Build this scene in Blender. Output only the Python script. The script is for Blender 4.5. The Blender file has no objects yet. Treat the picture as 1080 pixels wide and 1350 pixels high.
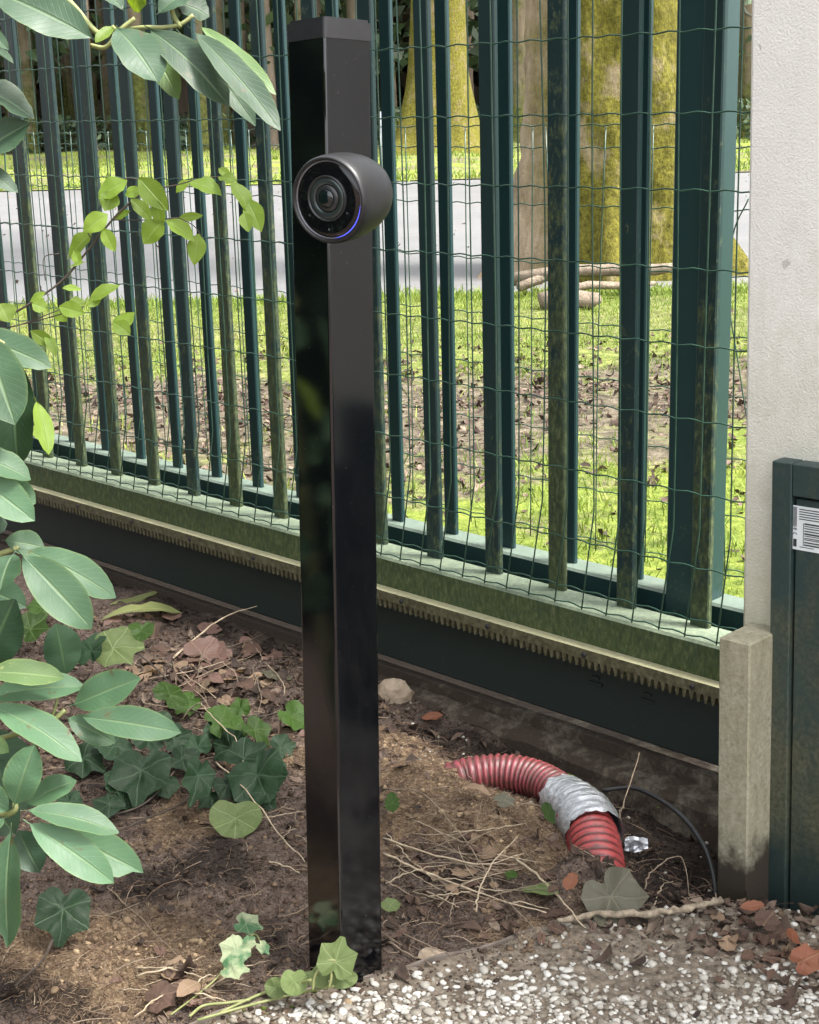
import bpy, math, random
import numpy as np
from mathutils import Vector, Matrix

random.seed(11)
rng = np.random.default_rng(11)
SC = bpy.context.scene
COL = SC.collection
PI = math.pi
R = math.radians
H = 1.0                                   # eye height of the camera above the soil

# ------------------------------------------------------------------ camera
F_PX, PITCH, ROLL = 2000.0, R(15.07), R(1.4946)
CF = np.array([0, math.cos(PITCH), -math.sin(PITCH)])
_r0 = np.array([1.0, 0, 0]); _u0 = np.array([0, math.sin(PITCH), math.cos(PITCH)])
CR = math.cos(ROLL) * _r0 - math.sin(ROLL) * _u0
CU = math.cos(ROLL) * _u0 + math.sin(ROLL) * _r0
CAMP = np.array([0, 0, H])
cam_d = bpy.data.cameras.new('camera')
cam = bpy.data.objects.new('camera', cam_d)
COL.objects.link(cam)
cam_d.sensor_fit = 'VERTICAL'; cam_d.sensor_height = 24.0
cam_d.lens = 24.0 * F_PX / 1350.0
cam_d.clip_start = 0.02; cam_d.clip_end = 500
cam.matrix_world = Matrix(((CR[0], CU[0], -CF[0], 0), (CR[1], CU[1], -CF[1], 0), (CR[2], CU[2], -CF[2], H), (0, 0, 0, 1)))
SC.camera = cam

# ------------------------------------------------------------------ world, sun, exposure
SUN_EL, SUN_AZ = R(58), R(108)             # azimuth from +Y towards +X
world = bpy.data.worlds.new('World'); SC.world = world; world.use_nodes = True
wn = world.node_tree; wn.nodes.clear()
sky = wn.nodes.new('ShaderNodeTexSky'); sky.sky_type = 'NISHITA'; sky.sun_disc = False
sky.sun_elevation = SUN_EL; sky.sun_rotation = SUN_AZ; sky.air_density = 1.0; sky.dust_density = 4.0; sky.ozone_density = 1.0
hs = wn.nodes.new('ShaderNodeHueSaturation'); hs.inputs['Saturation'].default_value = 0.2
bg = wn.nodes.new('ShaderNodeBackground'); bg.inputs['Strength'].default_value = 0.15
wo = wn.nodes.new('ShaderNodeOutputWorld')
wn.links.new(sky.outputs[0], hs.inputs['Color']); wn.links.new(hs.outputs[0], bg.inputs[0]); wn.links.new(bg.outputs[0], wo.inputs[0])
sl = bpy.data.lights.new('sun', 'SUN'); sl.energy = 2.4; sl.angle = R(14); sl.color = (1.0, 0.96, 0.9)
so = bpy.data.objects.new('sun', sl); COL.objects.link(so)
sdir = Vector((math.sin(SUN_AZ) * math.cos(SUN_EL), math.cos(SUN_AZ) * math.cos(SUN_EL), math.sin(SUN_EL)))
so.rotation_euler = sdir.to_track_quat('Z', 'Y').to_euler()
SC.view_settings.view_transform = 'Standard'; SC.view_settings.look = 'None'
SC.view_settings.gamma = 1.0; SC.view_settings.exposure = 2.25
SC.view_settings.use_curve_mapping = False
SC.render.engine = 'CYCLES'
SC.cycles.max_bounces = 8; SC.cycles.transparent_max_bounces = 8
SC.cycles.use_denoising = True

# ------------------------------------------------------------------ helpers: points from picture measurements
def ray(px, py): return CF + CR * (px - 540) / F_PX + CU * (675 - py) / F_PX
def deep(px, py, zc): return CAMP + ray(px, py) * zc
def at_z(px, py, z):
    q = ray(px, py); return CAMP + q * ((z - H) / q[2])
PH = R(44.72)                             # heading of the gate
D = np.array([-math.sin(PH), math.cos(PH), 0]); N = np.array([math.cos(PH), math.sin(PH), 0]); Z = np.array([0, 0, 1.0])
def G3(s, d, z): return D * s + N * d + Z * z
def on_gate(px, py, d):
    q = ray(px, py); P = q * (d / (q @ N)); return float(P @ D), float(P[2] + H)

_lat = rng.random((64, 64))
def vnoise(x, y):
    x = np.asarray(x, float); y = np.asarray(y, float)
    xi = np.floor(x).astype(int); yi = np.floor(y).astype(int)
    fx = x - xi; fy = y - yi; fx = fx * fx * (3 - 2 * fx); fy = fy * fy * (3 - 2 * fy)
    a = _lat[xi % 64, yi % 64]; b = _lat[(xi + 1) % 64, yi % 64]; c = _lat[xi % 64, (yi + 1) % 64]; d = _lat[(xi + 1) % 64, (yi + 1) % 64]
    return (a * (1 - fx) + b * fx) * (1 - fy) + (c * (1 - fx) + d * fx) * fy
def fbm(x, y, o=4):
    s = 0; a = .5
    for i in range(o):
        s = s + a * (vnoise(x * 2 ** i + 17.3 * i, y * 2 ** i + 5.1 * i) - .5); a *= .5
    return s
def gau(x, y, cx, cy, rx, ry, ang=0):
    c, s_ = math.cos(ang), math.sin(ang); u = ((x - cx) * c + (y - cy) * s_) / rx; v = (-(x - cx) * s_ + (y - cy) * c) / ry
    return np.exp(-(u * u + v * v))
EDGE = [(-3.0, .0), (-.6, 1.30), (-.222, 1.515), (-.112, 1.565), (.041, 1.622), (.188, 1.715), (.33, 1.747), (.56, 1.755), (3, 1.76)]
def edge_y(x): return np.interp(x, [p[0] for p in EDGE], [p[1] for p in EDGE])
_M1 = at_z(770, 1178, 0)[:2]; _M2 = at_z(566, 1040, 0)[:2]
def ground(x, y, fine=True):
    x = np.asarray(x, float); y = np.asarray(y, float)
    dd = x * N[0] + y * N[1]; ss = x * D[0] + y * D[1]
    z = fbm(x * 5, y * 5, 3) * .035
    z = z - .062 * gau(x, y, .40, 1.93, .16, .11, PH + PI / 2) - .035 * gau(x, y, .16, 2.22, .22, .09, PH + PI / 2)
    z = z + .035 * gau(x, y, .10, 1.93, .11, .10) + .022 * gau(x, y, .0, 2.0, .12, .16)
    z = z - .02 * gau(x, y, -.18, 1.72, .16, .09) + .062 * gau(x, y, *_M1, .055, .045) + .026 * gau(x, y, *_M2, .05, .06)
    near = np.clip((dd - 1.60) / .12, 0, 1)
    right = np.clip((1.75 - ss) / .5, 0, 1)
    z = z - near * right * .03
    z = z - .030 * gau(x, y, .56, 1.72, .14, .05, PH + PI / 2)
    grav = np.clip((edge_y(x) - y) / .03 + .3, 0, 1)
    z = z * (1 - grav) + grav * (.004 + fbm(x * 3, y * 3, 2) * .008 - .035 * gau(x, y, .56, 1.74, .16, .06, PH + PI / 2))
    if fine:
        z = z + (fbm(x * 24, y * 24, 4) * .026 + np.abs(fbm(x * 60 + 3, y * 60, 3)) * .018) * (1 - grav * .8)
    z = np.where(dd > 1.83, np.minimum(z, .0) , z)
    return z
def gp(px, py, lift=0.0):
    z = 0.0
    for _ in range(6):
        P = at_z(px, py, z + lift); z = float(ground(P[0], P[1], False))
    return P

# ------------------------------------------------------------------ helpers: meshes
def unit(v):
    v = np.asarray(v, float); n = np.linalg.norm(v); return v / n if n else v
class MB:
    def __init__(s): s.v = []; s.f = []; s.uv = []; s.has_uv = False; s.m = []
    def add(s, verts, faces, uv=None, mi=0):
        o = len(s.v); s.v.extend([tuple(map(float, p)) for p in verts]); s.f.extend([tuple(i + o for i in f) for f in faces])
        s.m.extend([mi] * len(faces))
        s.uv.extend(uv if uv is not None else [(0, 0)] * len(verts)); s.has_uv |= uv is not None
    def box(s, o, a, b, c, mi=0):
        o, a, b, c = map(lambda q: np.asarray(q, float), (o, a, b, c))
        P = [o, o + a, o + a + b, o + b, o + c, o + a + c, o + a + b + c, o + b + c]
        f = [(0, 3, 2, 1), (4, 5, 6, 7), (0, 1, 5, 4), (1, 2, 6, 5), (2, 3, 7, 6), (3, 0, 4, 7)]
        if np.dot(np.cross(a, b), c) < 0: f = [q[::-1] for q in f]
        s.add(P, f, mi=mi)
    def cbox(s, o, a, b, c, r):
        """a box with small chamfers on every edge"""
        o, a, b, c = map(lambda q: np.asarray(q, float), (o, a, b, c))
        la, lb, lc = (np.linalg.norm(q) for q in (a, b, c)); ua, ub, uc = a / la, b / lb, c / lc
        pts = []; idx = {}
        for i in (0, 1):
            for j in (0, 1):
                for k in (0, 1):
                    for ax in range(3):
                        q = [i * la, j * lb, k * lc]; sg = [r if t == 0 else -r for t in (i, j, k)]
                        q = [q[t] + (0 if t == ax else sg[t]) for t in range(3)]
                        idx[(i, j, k, ax)] = len(pts); pts.append(o + ua * q[0] + ub * q[1] + uc * q[2])
        fs = []
        for ax in range(3):
            t1, t2 = [t for t in range(3) if t != ax]
            for e in (0, 1):
                q = []
                for (p1, p2) in ((0, 0), (1, 0), (1, 1), (0, 1)):
                    c_ = [0, 0, 0]; c_[ax] = e; c_[t1] = p1; c_[t2] = p2; q.append(idx[(*c_, ax)])
                fs.append(q)
            for p1 in (0, 1):
                for p2 in (0, 1):
                    c0 = [0, 0, 0]; c0[t1] = p1; c0[t2] = p2; c1 = list(c0); c1[ax] = 1
                    fs.append([idx[(*c0, t1)], idx[(*c1, t1)], idx[(*c1, t2)], idx[(*c0, t2)]])
        for i in (0, 1):
            for j in (0, 1):
                for k in (0, 1): fs.append([idx[(i, j, k, t)] for t in range(3)])
        ctr = o + (a + b + c) / 2; P = np.array(pts); out = []
        for q in fs:
            n = np.cross(P[q[1]] - P[q[0]], P[q[2]] - P[q[0]])
            out.append(tuple(q) if np.dot(n, P[q].mean(0) - ctr) > 0 else tuple(q[::-1]))
        s.add(pts, out)
    def tube(s, path, rad, n=6, cap=True, mi=0):
        path = [np.asarray(p, float) for p in path]; m = len(path)
        rads = rad if hasattr(rad, '__len__') else [rad] * m
        t0 = unit(path[1] - path[0]); up = np.array([0, 0, 1.0]) if abs(t0[2]) < .9 else np.array([1.0, 0, 0])
        a = unit(np.cross(t0, up)); V = []; UV = []; acc = 0
        for i in range(m):
            t = unit(path[min(i + 1, m - 1)] - path[max(i - 1, 0)]); a = unit(a - t * np.dot(a, t)); b = np.cross(t, a)
            if i: acc += np.linalg.norm(path[i] - path[i - 1])
            for k in range(n):
                g = 2 * PI * k / n; V.append(path[i] + (a * math.cos(g) + b * math.sin(g)) * rads[i]); UV.append((k / n, acc))
        fs = [(i * n + k, i * n + (k + 1) % n, (i + 1) * n + (k + 1) % n, (i + 1) * n + k) for i in range(m - 1) for k in range(n)]
        if cap: fs += [tuple(range(n))[::-1], tuple(range((m - 1) * n, m * n))]
        s.add(V, fs, UV, mi)
    def lathe(s, o, ax, prof, n=32):
        """prof: (t along axis, radius)"""
        o = np.asarray(o, float); ax = unit(ax); up = np.array([0, 0, 1.0]) if abs(ax[2]) < .9 else np.array([1.0, 0, 0])
        a = unit(np.cross(ax, up)); b = np.cross(ax, a); V = []
        for t, r in prof:
            for k in range(n):
                g = 2 * PI * k / n; V.append(o + ax * t + (a * math.cos(g) + b * math.sin(g)) * r)
        m = len(prof)
        fs = [(i * n + k, i * n + (k + 1) % n, (i + 1) * n + (k + 1) % n, (i + 1) * n + k) for i in range(m - 1) for k in range(n)]
        fs = [q[::-1] for q in fs] if False else fs
        if prof[0][1] > 1e-5 and prof[0][1] < 1: fs.append(tuple(range(n))[::-1])
        if prof[-1][1] > 1e-5: fs.append(tuple(range((m - 1) * n, m * n)))
        s.add(V, fs)
    def build(s, name, mat, parent=None, smooth=False):
        off = root_loc(parent)
        V = np.array(s.v, dtype=np.float64) - off
        me = bpy.data.meshes.new(name); me.from_pydata(V.tolist(), [], s.f)
        for m_ in (mat if isinstance(mat, (list, tuple)) else [mat]): me.materials.append(m_)
        if s.has_uv:
            l = me.uv_layers.new(name='UVMap'); ix = np.empty(len(me.loops), dtype=np.int32); me.loops.foreach_get('vertex_index', ix)
            l.data.foreach_set('uv', np.array(s.uv, dtype=np.float32)[ix].ravel())
        if any(s.m): me.polygons.foreach_set('material_index', s.m)
        if smooth: me.polygons.foreach_set('use_smooth', [True] * len(me.polygons))
        o = bpy.data.objects.new(name, me); COL.objects.link(o); o.parent = parent
        return o
def root_loc(p):
    off = np.zeros(3)
    while p is not None: off = off + np.array(p.location); p = p.parent
    return off
def np_mesh(name, V, F, mat, colors=None, smooth=False, uv=None):
    """a large mesh from arrays; F is (n, 3) or (n, 4)"""
    me = bpy.data.meshes.new(name); n, k = F.shape
    me.vertices.add(len(V)); me.vertices.foreach_set('co', np.asarray(V, np.float32).ravel())
    me.loops.add(n * k); me.loops.foreach_set('vertex_index', np.asarray(F, np.int32).ravel())
    me.polygons.add(n); me.polygons.foreach_set('loop_start', np.arange(0, n * k, k, dtype=np.int32)); me.polygons.foreach_set('loop_total', np.full(n, k, np.int32))
    if smooth: me.polygons.foreach_set('use_smooth', np.ones(n, bool))
    me.update(calc_edges=True)
    if colors is not None:
        a = me.attributes.new('tint', 'FLOAT', 'POINT'); a.data.foreach_set('value', np.asarray(colors, np.float32))
    me.materials.append(mat)
    o = bpy.data.objects.new(name, me); COL.objects.link(o); return o
def empty(name, loc, label, cat, group=None):
    o = bpy.data.objects.new(name, None); COL.objects.link(o); o.location = tuple(map(float, loc)); o.empty_display_size = .05
    o['label'] = label; o['category'] = cat
    if group: o['group'] = group
    return o
def tag(o, label, cat, group=None):
    o['label'] = label; o['category'] = cat
    if group: o['group'] = group
    return o
def kind(o, k): o['kind'] = k; return o

# ------------------------------------------------------------------ helpers: materials
class NT:
    def __init__(s, name):
        s.m = bpy.data.materials.new(name); s.m.use_nodes = True; s.t = s.m.node_tree; s.t.nodes.clear()
        s.out = s.t.nodes.new('ShaderNodeOutputMaterial'); s.b = s.t.nodes.new('ShaderNodeBsdfPrincipled'); s.link(s.b.outputs[0], s.out.inputs[0])
    def link(s, a, b): s.t.links.new(a, b)
    def n(s, t, **k):
        o = s.t.nodes.new('ShaderNode' + t)
        for a, b in k.items(): setattr(o, a, b)
        return o
    def pos(s): return s.n('NewGeometry').outputs['Position']
    def noise(s, scale, detail=4, rough=.6, vec=None, dist=0, stretch=None):
        v = vec or s.pos()
        if stretch:
            mp = s.n('Mapping'); mp.inputs['Scale'].default_value = stretch; s.link(v, mp.inputs[0]); v = mp.outputs[0]
        o = s.n('TexNoise'); o.inputs['Scale'].default_value = scale; o.inputs['Detail'].default_value = detail; o.inputs['Roughness'].default_value = rough; o.inputs['Distortion'].default_value = dist
        s.link(v, o.inputs['Vector']); return o.outputs['Fac']
    def ramp(s, f, stops):
        r = s.n('ValToRGB'); e = r.color_ramp.elements
        while len(e) < len(stops): e.new(.5)
        for i, (p, c) in enumerate(stops):
            e[i].position = p; e[i].color = (*c, 1) if hasattr(c, '__len__') else (c, c, c, 1)
        s.link(f, r.inputs[0]); return r.outputs[0]
    def mix(s, f, a, b):
        x = s.n('Mix', data_type='RGBA')
        for sock, v in ((x.inputs[0], f), (x.inputs[6], a), (x.inputs[7], b)):
            if isinstance(v, (int, float)): sock.default_value = v
            elif isinstance(v, tuple): sock.default_value = (*v, 1)
            else: s.link(v, sock)
        return x.outputs[2]
    def math(s, op, a, b=0.0, c=None, clamp=False):
        x = s.n('Math', operation=op, use_clamp=clamp)
        for i, v in enumerate((a, b) if c is None else (a, b, c)):
            if isinstance(v, (int, float)): x.inputs[i].default_value = v
            else: s.link(v, x.inputs[i])
        return x.outputs[0]
    def bump(s, h, strength=.5, dist=.002):
        x = s.n('Bump'); x.inputs['Strength'].default_value = strength; x.inputs['Distance'].default_value = dist
        s.link(h, x.inputs['Height']); s.link(x.outputs[0], s.b.inputs['Normal'])
    def set(s, **k):
        for a, v in k.items():
            sock = s.b.inputs[{'col': 'Base Color', 'rough': 'Roughness', 'metal': 'Metallic', 'spec': 'Specular IOR Level', 'coat': 'Coat Weight'}.get(a, a)]
            if isinstance(v, (int, float)): sock.default_value = v
            elif isinstance(v, tuple): sock.default_value = (*v, 1)
            else: s.link(v, sock)
        return s.m
    def sep(s, v=None):
        x = s.n('SeparateXYZ'); s.link(v or s.pos(), x.inputs[0]); return x.outputs
def simple(name, c1, c2=None, scale=20, rough=.6, bump=0, bscale=None, bdist=.002, spec=.5, metal=0, stretch=None):
    m = NT(name)
    if c2: m.set(col=m.ramp(m.noise(scale, 5, stretch=stretch), [(.3, c1), (.7, c2)]))
    else: m.set(col=c1)
    m.set(rough=rough, spec=spec, metal=metal)
    if bump: m.bump(m.noise(bscale or scale * 3, 5), bump, bdist)
    return m.m

def mat_soil():
    m = NT('soil')
    n1 = m.noise(9, 6, .7); n2 = m.noise(75, 7, .75); n3 = m.noise(300, 5, .7)
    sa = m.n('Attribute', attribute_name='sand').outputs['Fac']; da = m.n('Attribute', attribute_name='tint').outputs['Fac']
    q = m.math('ADD', m.math('MULTIPLY', n2, .6), m.math('MULTIPLY', n3, .4))
    c = m.ramp(q, [(.34, (.030, .022, .018)), (.5, (.110, .080, .064)), (.64, (.23, .175, .142))])
    sand = m.ramp(q, [(.34, (.085, .055, .033)), (.5, (.235, .16, .095)), (.66, (.42, .31, .195))])
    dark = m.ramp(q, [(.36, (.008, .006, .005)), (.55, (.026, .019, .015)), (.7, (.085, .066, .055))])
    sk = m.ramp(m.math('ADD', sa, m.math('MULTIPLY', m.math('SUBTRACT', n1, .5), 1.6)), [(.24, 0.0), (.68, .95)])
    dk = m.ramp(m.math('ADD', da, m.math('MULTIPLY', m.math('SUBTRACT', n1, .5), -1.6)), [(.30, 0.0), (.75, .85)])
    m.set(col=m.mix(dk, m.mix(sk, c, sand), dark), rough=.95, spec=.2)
    m.bump(m.math('ADD', n3, n2), 1.0, .005); return m.m
M = {}
M['soil'] = mat_soil()
def mat_gravel_bed():
    m = NT('gravel_bed'); c = m.ramp(m.noise(90, 6, .7), [(.3, (.06, .046, .034)), (.5, (.17, .138, .105)), (.7, (.31, .26, .20))])
    m.set(col=c, rough=.9, spec=.2); m.bump(m.noise(260, 5, .7), .9, .004); return m.m
M['bed'] = mat_gravel_bed()
def tint_mat(name, stops, rough=.8, scale=80, spec=.3, var=.35, transl=0, bump=0):
    m = NT(name); a = m.n('Attribute', attribute_name='tint')
    c = m.ramp(a.outputs['Fac'], stops); n = m.noise(scale, 4)
    c2 = m.mix(m.math('MULTIPLY', n, var * 2), c, (.02, .016, .012)) if var else c
    m.set(col=c2, rough=rough, spec=spec)
    if transl:
        t = m.n('BsdfTranslucent'); m.link(c2, t.inputs[0]); x = m.n('MixShader'); x.inputs[0].default_value = transl
        m.link(m.b.outputs[0], x.inputs[1]); m.link(t.outputs[0], x.inputs[2]); m.link(x.outputs[0], m.out.inputs[0])
    if bump: m.bump(m.noise(scale * 2, 4), bump, .002)
    return m.m
M['pebble'] = tint_mat('pebble', [(0, (.07, .055, .042)), (.3, (.20, .17, .13)), (.6, (.34, .31, .26)), (1, (.58, .56, .51))], .6, 120, .4, .18, bump=.3)
M['crumb'] = tint_mat('crumb', [(0, (.016, .011, .008)), (.4, (.085, .058, .043)), (.75, (.21, .145, .09)), (1, (.42, .31, .19))], .95, 200, .15, .25)
M['straw'] = tint_mat('straw', [(0, (.07, .04, .025)), (.5, (.20, .13, .085)), (1, (.42, .34, .24))], .8, 60, .3, .2)
M['litter'] = tint_mat('litter', [(0, (.022, .014, .010)), (.4, (.085, .052, .038)), (.7, (.17, .115, .085)), (1, (.34, .26, .19))], .75, 90, .3, .35, .12)
M['grass'] = tint_mat('grass', [(0, (.08, .13, .018)), (.5, (.16, .22, .032)), (.85, (.26, .29, .06)), (1, (.34, .30, .14))], .6, 3, .3, .0, .35)
def mat_lawn():
    m = NT('lawn')
    n = m.noise(1.6, 5, .65); n2 = m.noise(22, 6, .7); y = m.sep()[1]
    earth = m.ramp(n2, [(.34, (.025, .018, .015)), (.5, (.11, .080, .068)), (.68, (.24, .185, .16))])
    moss = m.ramp(n2, [(.3, (.07, .11, .012)), (.55, (.19, .25, .03)), (.75, (.32, .35, .06))])
    band = m.ramp(y, [(0, 1.0)])
    w = m.math('ADD', y, m.math('MULTIPLY', m.math('SUBTRACT', n, .5), 4.5))
    mr = m.n('MapRange'); mr.inputs[1].default_value = 2.0; mr.inputs[2].default_value = 9.5; m.link(w, mr.inputs[0])
    k = m.ramp(mr.outputs[0], [(0, .95), (.25, .9), (.33, .12), (.50, .10), (.58, .7), (.72, .45), (.85, .8), (1, .75)])
    far = m.math('GREATER_THAN', y, 20)
    k2 = m.mix(far, k, m.ramp(n, [(.4, .2), (.6, .95)]))
    m.set(col=m.mix(k2, earth, moss), rough=.9, spec=.2); m.bump(m.noise(50, 6, .7), 1, .03); return m.m
M['lawn'] = mat_lawn()
def mat_road():
    m = NT('road'); n = m.noise(.6, 6, .7); n2 = m.noise(60, 5, .7); n3 = m.noise(5, 6, .75, stretch=(.35, 1, 1))
    c = m.mix(n2, m.ramp(n, [(.35, (.07, .069, .069)), (.65, (.12, .119, .12))]), (.14, .139, .14))
    m.set(col=m.mix(m.ramp(n3, [(.52, 0.0), (.72, .6)]), c, (.085, .075, .06)), rough=.55, spec=.5)
    m.bump(n2, .5, .006); return m.m
M['road'] = mat_road()
def mat_green_metal(name, base=(.014, .031, .031), algae=.5, zlo=.2, zhi=1.1, rough=.38, top_light=0.0, al_c=((.014, .021, .009), (.050, .068, .026), (.125, .145, .070)), fresh=.15):
    """dark green powder coat under speckled algae that grew from the wet bottom up; sky and sun brightness painted pale on the upper faces"""
    m = NT(name); z = m.sep()[2]; oi = m.n('ObjectInfo').outputs['Random']
    n = m.noise(30, 6, .75); n2 = m.noise(150, 6, .75, stretch=(1, 1, .45)); n3 = m.noise(420, 4, .7)
    mr = m.n('MapRange'); mr.inputs[1].default_value = zhi; mr.inputs[2].default_value = zlo; m.link(z, mr.inputs[0])
    h = m.math('ADD', m.math('MULTIPLY', mr.outputs[0], .55), m.math('MULTIPLY', m.math('SUBTRACT', n, .5), 1.2))
    h = m.math('ADD', h, m.math('MULTIPLY', m.math('SUBTRACT', oi, .5), .45)); h = m.math('ADD', h, m.math('MULTIPLY', m.math('SUBTRACT', n2, .5), .9))
    k = m.ramp(m.math('ADD', h, algae - .5), [(.34, 0.0), (.52, .7), (.8, 1.0)])
    al = m.ramp(n2, [(.30, al_c[0]), (.50, al_c[1]), (.70, al_c[2])])
    gc = m.mix(m.math('MULTIPLY', m.math('POWER', n3, 2.0), fresh), base, (.07, .11, .10))
    col = m.mix(k, gc, al)
    if top_light:
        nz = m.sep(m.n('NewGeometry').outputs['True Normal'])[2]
        tk = m.math('MULTIPLY', m.math('MULTIPLY', m.math('GREATER_THAN', nz, .6), top_light), m.ramp(n, [(.35, .75), (.65, 1.0)]))  # upward faces get a pale tone painted in for sky reflection and sun
        col = m.mix(tk, col, m.mix(n2, (.14, .20, .14), (.42, .47, .38)))
    m.set(col=col, rough=m.math('ADD', m.math('MULTIPLY', k, .4), rough), spec=.30)
    m.bump(m.math('MULTIPLY', n2, k), .5, .0015); return m.m
M['bar'] = mat_green_metal('gate_green_mossy', algae=.57, zlo=.1, zhi=1.15, rough=.34)
M['bar_rear'] = mat_green_metal('fence_green', base=(.010, .032, .035), algae=.12, rough=.3, top_light=.5)
M['post_rear'] = mat_green_metal('fence_post_green', base=(.017, .042, .042), algae=.22, rough=.3)
M['rail'] = mat_green_metal('rail_green_algae', base=(.02, .05, .035), algae=.85, zlo=.1, zhi=.5, rough=.4, top_light=.42, al_c=((.024, .036, .013), (.058, .078, .028), (.12, .14, .065)))
M['beam'] = mat_green_metal('beam_dark', base=(.016, .023, .021), algae=.45, zlo=-.2, zhi=.4, rough=.55, al_c=((.02, .02, .014), (.04, .038, .028), (.07, .065, .05)))
M['wire'] = simple('wire_green', (.010, .042, .028), (.03, .075, .05), 40, .35)
def mat_rack():
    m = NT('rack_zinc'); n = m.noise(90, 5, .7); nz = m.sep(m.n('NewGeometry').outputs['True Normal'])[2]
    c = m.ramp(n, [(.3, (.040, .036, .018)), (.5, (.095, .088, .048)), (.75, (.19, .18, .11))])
    m.set(col=m.mix(m.math('MULTIPLY', m.math('GREATER_THAN', nz, .6), .9), c, m.mix(n, (.26, .245, .13), (.46, .44, .29))), rough=.55, metal=.1); m.bump(n, .3, .001); return m.m  # upward faces coloured paler, light from above painted into the rack
M['rack'] = mat_rack()
def mat_concrete():
    m = NT('concrete_mossy'); n = m.noise(14, 6, .7); n2 = m.noise(160, 5, .7); z = m.sep()[2]
    c = m.ramp(n2, [(.3, (.19, .175, .125)), (.7, (.40, .375, .285))]); g = m.ramp(m.noise(60, 6, .75, stretch=(1, 1, .2)), [(.35, (.16, .145, .07)), (.7, (.40, .36, .25))])
    c = m.mix(m.ramp(n, [(.4, .55), (.65, .1)]), c, g)
    wet = m.math('ADD', z, m.math('MULTIPLY', m.math('SUBTRACT', n, .5), .18))
    k = m.ramp(wet, [(.035, 1.0), (.075, 0.0)])
    m.set(col=m.mix(k, c, (.035, .028, .020)), rough=.9, spec=.25); m.bump(n2, .6, .002); return m.m
M['concrete'] = mat_concrete()
def mat_footing():
    m = NT('footing_concrete'); n = m.noise(11, 7, .75); n2 = m.noise(130, 6, .75)
    c = m.ramp(n2, [(.3, (.09, .078, .058)), (.7, (.19, .165, .125))])
    m.set(col=m.mix(m.ramp(m.math('ADD', n, m.math('MULTIPLY', m.sep()[0], -.28)), [(.30, 0.0), (.44, 1.0)]), c, m.mix(n2, (.02, .015, .011), (.08, .06, .045))), rough=.95, spec=.2); m.bump(n2, .7, .003); return m.m
M['footing'] = mat_footing()
def mat_plaster():
    m = NT('white_plaster'); n = m.noise(380, 5, .65); n2 = m.noise(5, 5); z = m.sep()[2]
    al = m.math('ADD', z, m.math('MULTIPLY', m.math('SUBTRACT', m.noise(30, 6, .75), .5), .55))
    k = m.ramp(al, [(.30, .8), (.85, 0.0)])
    c = m.ramp(n2, [(.3, (.80, .775, .72)), (.7, (.88, .86, .81))])
    st = m.ramp(m.noise(24, 6, .75, stretch=(1, 1, .12)), [(.52, 0.0), (.75, .22)]); sp = m.ramp(m.noise(48, 2, .4), [(.74, 0.0), (.77, .5)])
    c = m.mix(sp, m.mix(st, c, (.40, .38, .30)), (.33, .31, .27))
    m.set(col=m.mix(k, c, (.46, .44, .29)), rough=.85, spec=.3); m.bump(n, .9, .003); return m.m
M['plaster'] = mat_plaster()
M['plinth'] = simple('plinth_dark', (.02, .025, .024), (.035, .042, .04), 12, .6)
def mat_cabinet():
    m = NT('cabinet_green'); z = m.sep()[2]; n = m.noise(15, 6, .75, stretch=(1, 1, .6)); n2 = m.noise(170, 5, .7)
    base = m.mix(m.math('MULTIPLY', n2, .4), (.012, .034, .036), (.040, .066, .062))
    al = m.ramp(n2, [(.3, (.03, .032, .016)), (.7, (.12, .115, .07))])
    mr = m.n('MapRange'); mr.inputs[1].default_value = .50; mr.inputs[2].default_value = .12; m.link(z, mr.inputs[0])
    k = m.ramp(m.math('ADD', m.math('MULTIPLY', mr.outputs[0], .6), m.math('MULTIPLY', m.math('SUBTRACT', n, .5), 1.5)), [(.08, .10), (.55, .78)])
    wet = m.ramp(m.math('ADD', z, m.math('MULTIPLY', m.math('SUBTRACT', n, .5), .16)), [(.01, .9), (.10, 0.0)])
    c = m.mix(wet, m.mix(k, base, al), (.012, .027, .027))
    m.set(col=c, rough=.5, spec=.4); m.bump(n2, .3, .001); return m.m
M['cabinet'] = mat_cabinet()
def mat_black_post():
    m = NT('black_powder_coat'); z = m.sep()[2]; n = m.noise(9, 5, .7); n2 = m.noise(90, 6, .8, stretch=(1, 1, .3))
    mr = m.n('MapRange'); mr.inputs[1].default_value = .75; mr.inputs[2].default_value = .0; m.link(z, mr.inputs[0])
    k = m.math('MULTIPLY', m.math('MULTIPLY', mr.outputs[0], m.ramp(m.math('ADD', m.math('MULTIPLY', n, .5), m.math('MULTIPLY', n2, .5)), [(.48, 0.0), (.8, 1.0)])), .22)
    spk = m.ramp(m.noise(420, 2, .4), [(.735, 0.0), (.76, .35)]); scr = m.ramp(m.noise(60, 3, .6, stretch=(9, 9, .5)), [(.70, 0.0), (.74, .10)])
    k = m.math('MAXIMUM', k, m.math('MAXIMUM', spk, scr))
    m.set(col=m.mix(k, (.0018, .0022, .0032), (.07, .06, .055)), rough=m.math('ADD', .07, m.math('MULTIPLY', k, .6)), spec=.75); m.bump(m.noise(700, 3), .05, .0005); return m.m
M['post'] = mat_black_post()
M['cap'] = simple('black_plastic', (.012, .012, .014), (.018, .018, .02), 60, .55)
M['housing'] = simple('camera_housing', (.0095, .0095, .0105), (.012, .012, .013), 300, .42, .1, 900, .0003)
M['gloss'] = simple('camera_glass_black', (.004, .004, .005), None, rough=.04, spec=.6)
M['lensring'] = simple('lens_ring', (.02, .021, .022), None, rough=.3)
M['lensmid'] = simple('lens_grey', (.06, .075, .075), None, rough=.22, metal=.6)
M['lens'] = simple('lens_glass', (.004, .008, .009), None, rough=.03, spec=.8)
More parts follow.
